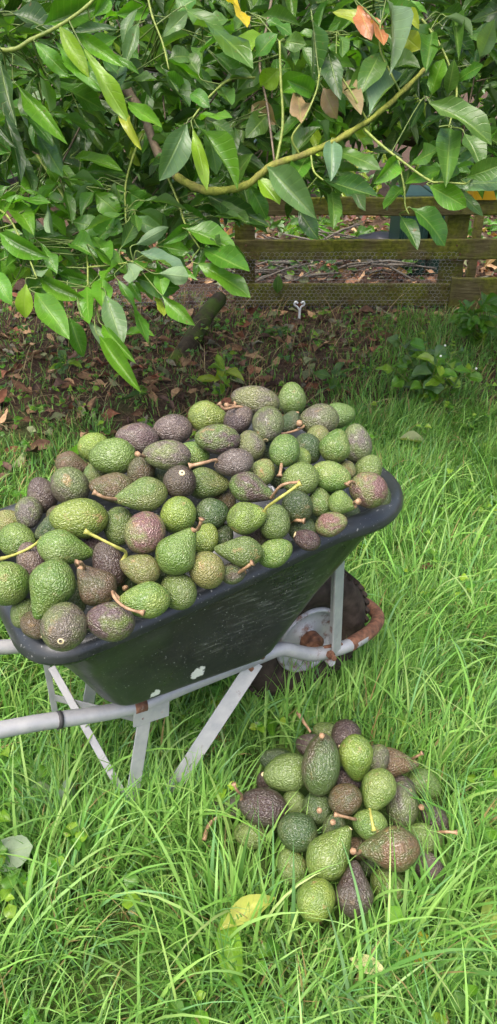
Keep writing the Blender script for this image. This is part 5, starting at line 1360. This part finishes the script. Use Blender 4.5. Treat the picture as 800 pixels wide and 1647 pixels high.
# ---- leaf litter
def litter():
    items = []
    pal = [(0.115, 0.062, 0.036), (0.075, 0.042, 0.028), (0.175, 0.105, 0.058), (0.055, 0.034, 0.026), (0.21, 0.135, 0.075), (0.13, 0.055, 0.032), (0.10, 0.11, 0.055), (0.09, 0.085, 0.06)]
    n = 0
    while n < 4300:
        y = 2.4 + 5.6 * rng.random() ** 0.75; x = rng.uniform(-0.62 * y - 0.4, 0.5 * y + 0.6)
        lu = float(lushness(np.array([x]), np.array([y]))[0])
        if rng.random() < lu * 1.02: continue
        L = rng.uniform(0.05, 0.135)
        a = rng.uniform(0, 6.28); z = ground_z(x, y) + rng.uniform(0.004, 0.03)
        b = Vector((x, y, z)); t = b + Vector((math.cos(a), math.sin(a), rng.gauss(0, 0.22))) * L
        c = rng.choice(pal); v = rng.uniform(1.1, 2.5)
        items.append((b, t, L * rng.uniform(.32, .5), tuple(k * v for k in c), rng.gauss(0, .5) + (math.pi if rng.random() < .4 else 0), Vector((rng.gauss(0, .3), rng.gauss(0, .3), 1))))
        n += 1
    o = scatter_leaves('leaf_litter', items, M['litter']); tag(o, 'brown dead leaf litter lying under the tree', 'leaf litter', kind='stuff')
    items = []
    for k in range(2200):                                 # dead leaves, creepers and fern fronds on the ground beyond the fence
        x, y = rng.uniform(-1.5, 4.0), rng.uniform(6.0, 9.6)
        green = mnoise.noise(Vector((x * 1.3, y * 1.3, 3))) > 0.02
        L = rng.uniform(0.08, 0.17); a = rng.uniform(0, 6.28)
        b = Vector((x, y, ground_z(x, y) + rng.uniform(0.0, 0.16 if green else 0.05)))
        c = tint(rng.choice('gbmd')) if green else tuple(v * rng.uniform(.8, 1.7) for v in rng.choice(pal))
        items.append((b, b + Vector((math.cos(a), math.sin(a), rng.gauss(.1, 0.35))) * L, L * rng.uniform(.3, .5), c, rng.gauss(0, .5), Vector((rng.gauss(0, .3), -.4, 1))))
    o = scatter_leaves('undergrowth', items, M['foliage']); tag(o, 'creeping green undergrowth and dead leaves beyond the fence', 'undergrowth', kind='stuff')
    items = []
    for k in range(700):                                  # low round-leaved weeds in the sward
        x, y = rng.uniform(-1.6, 2.2), rng.uniform(0.4, 5.0)
        if math.hypot((x - .2) / .25, (y - 1.12) / .24) < 1.0: continue
        h = rng.uniform(0.03, 0.11)
        for q in range(rng.randint(3, 5)):
            a = rng.uniform(0, 6.28); L = rng.uniform(0.018, 0.042)
            b = Vector((x + rng.gauss(0, .012), y + rng.gauss(0, .012), ground_z(x, y) + h + rng.gauss(0, .01)))
            items.append((b, b + Vector((math.cos(a), math.sin(a), rng.uniform(-.1, .35))) * L, L * rng.uniform(.7, .95), tint(rng.choice('bgl')), rng.gauss(0, .3), Vector((0, -.2, 1))))
    o = scatter_leaves('clover', items, M['foliage']); tag(o, 'low round leaved clover and weeds growing in the grass', 'clover', kind='stuff')
litter()
# ---- single plants
def weed(name, px, py, label, leaves, h, cols, ratio=0.55, group=None, flowers=0, spread=0.1, size=(.05, .08), zb=None):
    p = at_z(px, py, 0.0); p.z = ground_z(p.x, p.y)
    root = empty(name, p); tag(root, label, 'plant', group)
    PORIG[root.name] = p
    bm = bmesh.new()
    tops = []
    ns = max(1, leaves // 6)
    for s in range(ns):
        a = rng.uniform(0, 6.28); sp_ = spread * rng.uniform(.2, 1)
        top = Vector((math.cos(a) * sp_, math.sin(a) * sp_, h * rng.uniform(.65, 1)))
        mid = top * 0.5 + Vector((0, 0, h * .08))
        add_tube(bm, spline([(0, 0, -0.02), mid, top], 4), [0.0035 - 0.0002 * k for k in range(9)], 5)
        tops.append((mid, top))
    bm_obj('stem', bm, M['twig'], root, sm=True)
    for k in range(leaves):
        mid, top = tops[k % ns]
        f = rng.uniform(0.05, 1.0)
        c = (mid.lerp(top, f) if rng.random() < .75 else mid * rng.uniform(.4, 1)) + p
        a = k * 2.399 + rng.uniform(-.4, .4)
        dv = Vector((math.cos(a), math.sin(a), rng.uniform(-.25, .55))).normalized(); L = rng.uniform(*size)
        leaf_obj(root, c + dv * .008, c + dv * (L + .008), L * ratio * rng.uniform(.85, 1.15), rng.choice(cols), rng.uniform(-.3, .3), face=Vector((rng.uniform(-.2, .2), -0.5, 1)))
    for k in range(flowers):
        mid, top = tops[k % ns]
        bm = bmesh.new()
        bmesh.ops.create_icosphere(bm, subdivisions=1, radius=0.006)
        for v in bm.verts: v.co *= 1 + 0.35 * mnoise.noise(v.co * 300)
        o = bm_obj('flower', bm, M['petal'], root); o.location = top + Vector((rng.gauss(0, .02), rng.gauss(0, .02), .012))
    return root
weed('weed_plant', 684, 655, 'bushy broad leaved weed with tiny white flowers in grass right of the barrow', 84, .30, 'blbp', .72, flowers=3, spread=.23, size=(.06, .10))
weed('weed_plant', 768, 560, 'bright leafy weed clump at the right edge below the fence board', 48, .28, 'bblb', .62, spread=.2, size=(.07, .12))
weed('seedling', 360, 634, 'young avocado seedling with lime leaves just behind the heap crest', 12, .17, 'lyl', .42, spread=.03, size=(.08, .12))
weed('weed_plant', 110, 615, 'pale green weed in the leaf litter under the lowest tree leaves', 10, .10, 'lgm', .5, spread=.07, size=(.06, .1))
weed('weed_plant', 440, 545, 'small dark leaved weed in litter left of the forked plant marker', 9, .08, 'dgm', .5, spread=.09, size=(.06, .1))
weed('weed_plant', 530, 640, 'narrow leaved weed rising in grass behind the right end of the heap', 9, .14, 'pgm', .36, spread=.05, size=(.08, .12))
weed('weed_plant', 430, 1190, 'broad leaved dock weed between the barrow leg and the fruit pile', 4, .07, 'bg', .4, spread=.04, size=(.06, .08))
weed('weed_plant', 500, 402, 'bright green ferny weed growing behind the fence rails', 44, .26, 'blb', .32, spread=.32, size=(.08, .15))
# ---- single fallen leaves, flower, twigs
def fallen(px, py, ang, L, ratio, col, label, z=0.06, tilt=0.15, flip=False, name='fallen_leaf', group='fallen leaves on the grass', mat=None, variant=None):
    p = at_z(px, py, z)
    a = R(ang)
    d = CRIGHT * math.cos(a) + Vector((0, 1, 0)) * math.sin(a) + Vector((0, 0, tilt))
    d.normalize()
    Rm, _ = leaf_frame(p, p + d, rng.uniform(-.25, .25), flip, Vector((0, -0.3, 1)))
    o = bpy.data.objects.new(name, LEAFM[variant if variant is not None else rng.randrange(len(LEAFM))]); COL.objects.link(o)
    o.matrix_basis = Matrix.LocRotScale(p - d * L * .5, Rm.to_quaternion(), Vector((L * ratio, L, L * .6)))
    c = LCOL[col] if isinstance(col, str) else col
    o.color = (*c, 1)
    tag(o, label, 'leaf', group)
    return o
fallen(15, 1372, 10, .13, .55, (0.20, 0.25, 0.17), 'broad pale grey green leaf underside lying at the left edge of the grass', .09, 0.0, True)
fallen(104, 1290, 78, .13, .32, (0.17, 0.23, 0.17), 'narrow bluish leaf standing upright in grass below the barrow handle', .08, .9, True)
fallen(66, 1282, 165, .12, .42, (0.15, 0.20, 0.11), 'dull green leaf lying flat beside the upright bluish leaf', .05, .05)
fallen(400, 1466, 28, .13, .36, (0.40, 0.42, 0.10), 'yellow green leaf in grass left of the round lime front avocado', .08, .2)
fallen(617, 1543, 60, .075, .85, (0.04, 0.17, 0.015), 'vivid dark green round leaf in the grass below the pile', .08, .35)
fallen(675, 1526, 20, .085, .7, (0.50, 0.46, 0.03), 'bright yellow leaf in the grass right of the vivid green one', .06, .15)
fallen(592, 1552, 335, .07, .45, (0.62, 0.58, 0.30), 'cream curled leaf touching the vivid dark green one', .085, .15)
fallen(352, 1196, 5, .085, .5, (0.30, 0.10, 0.035), 'rusty orange leaf in grass beside the barrow leg brace', .04, .1)
fallen(790, 1480, 60, .12, .45, (0.28, 0.36, 0.08), 'yellowish leaf at the right frame edge in the grass', .07, .25)
fallen(375, 1540, 100, .17, .3, (0.16, 0.30, 0.03), 'long bright green leaf lying in grass under the pile', .05, .15)
fallen(688, 910, 20, .06, .7, (0.10, 0.035, 0.025), 'dark reddish dead leaf in grass right of the wheel', .06, .1)
fallen(665, 708, 350, .15, .22, (0.35, 0.37, 0.22), 'long pale leaf lying in grass below the flowering weed', .06, .02)
fallen(600, 1092, 10, .09, .5, (0.22, 0.33, 0.08), 'light green leaf lying in grass right of the wheel guard', .06, .1)
fallen(178, 582, 0, .045, .8, (0.55, 0.44, 0.25), 'small cream leaf lying on dark litter below the tree leaves', .03, .0)
fallen(255, 695, 200, .17, .3, 'm', 'long green leaf fallen in the litter behind the purple crest avocados', .03, .05)
fallen(215, 640, 20, .15, .35, 'd', 'dark green leaf fallen in the litter behind the heap', .03, .05)
fallen(130, 722, 60, .12, .45, 'b', 'bright green leaf lying at the left shoulder of the heap', .40, .2).location.z += 0.0
fallen(545, 592, 50, .13, .4, 'p', 'upright pale leaf in the sparse grass behind the right heap', .05, .8)
fallen(520, 500, 20, .11, .4, (0.28, 0.20, 0.12), 'tan dead leaf on the litter just right of the plant marker', .03, .1)
fallen(446, 459, 88, .09, .62, 'm', 'single green leaf caught upright on the wire netting', .0, 2.5)
def pin_leaf():
    o = bpy.data.objects['fallen_leaf.019']
    o.name = 'caught_leaf'
    p = at_y(446, 472, FY - 0.05); d = Vector((0.05, -0.05, 1)).normalized()
    Rm, _ = leaf_frame(p, p + d, 0.1, False, Vector((0, -1, .2)))
    o.matrix_basis = Matrix.LocRotScale(p, Rm.to_quaternion(), Vector((.072, .125, .06)))
    if 'group' in o: del o['group']
pin_leaf()
def clover_flower():
    p = at_z(353, 1162, 0.10)
    root = empty('clover_flower', (p.x, p.y, ground_z(p.x, p.y))); tag(root, 'small white clover flower in grass by the raking barrow leg', 'flower')
    bm = bmesh.new(); add_tube(bm, spline([(0, 0, -.01), (.006, 0, .05), (0, 0, .10)], 4), 0.0015, 5); bm_obj('stem', bm, M['twig'], root, sm=True)
    bm = bmesh.new()
    for k in range(46):
        zz = 1 - 1.5 * (k + .5) / 46; r_ = math.sqrt(max(0, 1 - zz * zz)); a = k * 2.399
        d = Vector((r_ * math.cos(a), r_ * math.sin(a), zz))
        add_tube(bm, [Vector((0, 0, .10)) + d * .002, Vector((0, 0, .10)) + d * .009 + Vector((0, 0, .001))], [.0012, .0022], 4)
    o = bm_obj('flower_head', bm, M['petal'], root); o['kind'] = 'stuff'
clover_flower()
def twig(pts, r, label, mat='stem'):
    bm = bmesh.new(); sp = spline(pts, 5)
    add_tube(bm, sp, [r * (1.25 - 0.6 * k / len(sp)) for k in range(len(sp))], 7)
    rough(bm, r * .35, 60)
    c = sum((v.co for v in bm.verts), Vector()) / len(bm.verts)
    for v in bm.verts: v.co -= c
    o = bm_obj('twig', bm, M[mat], None, sm=True); o.location = c
    tag(o, label, 'twig')
twig([at_z(479, 1146, .10), at_z(488, 1160, .10), at_z(500, 1178, .095)], .0045, 'short brown twig in grass behind the top of the ground pile')
twig([at_z(328, 1352, .08), at_z(336, 1328, .085), at_z(352, 1314, .09), at_z(372, 1312, .08)], .004, 'bent brown twig in grass left of the ground pile')
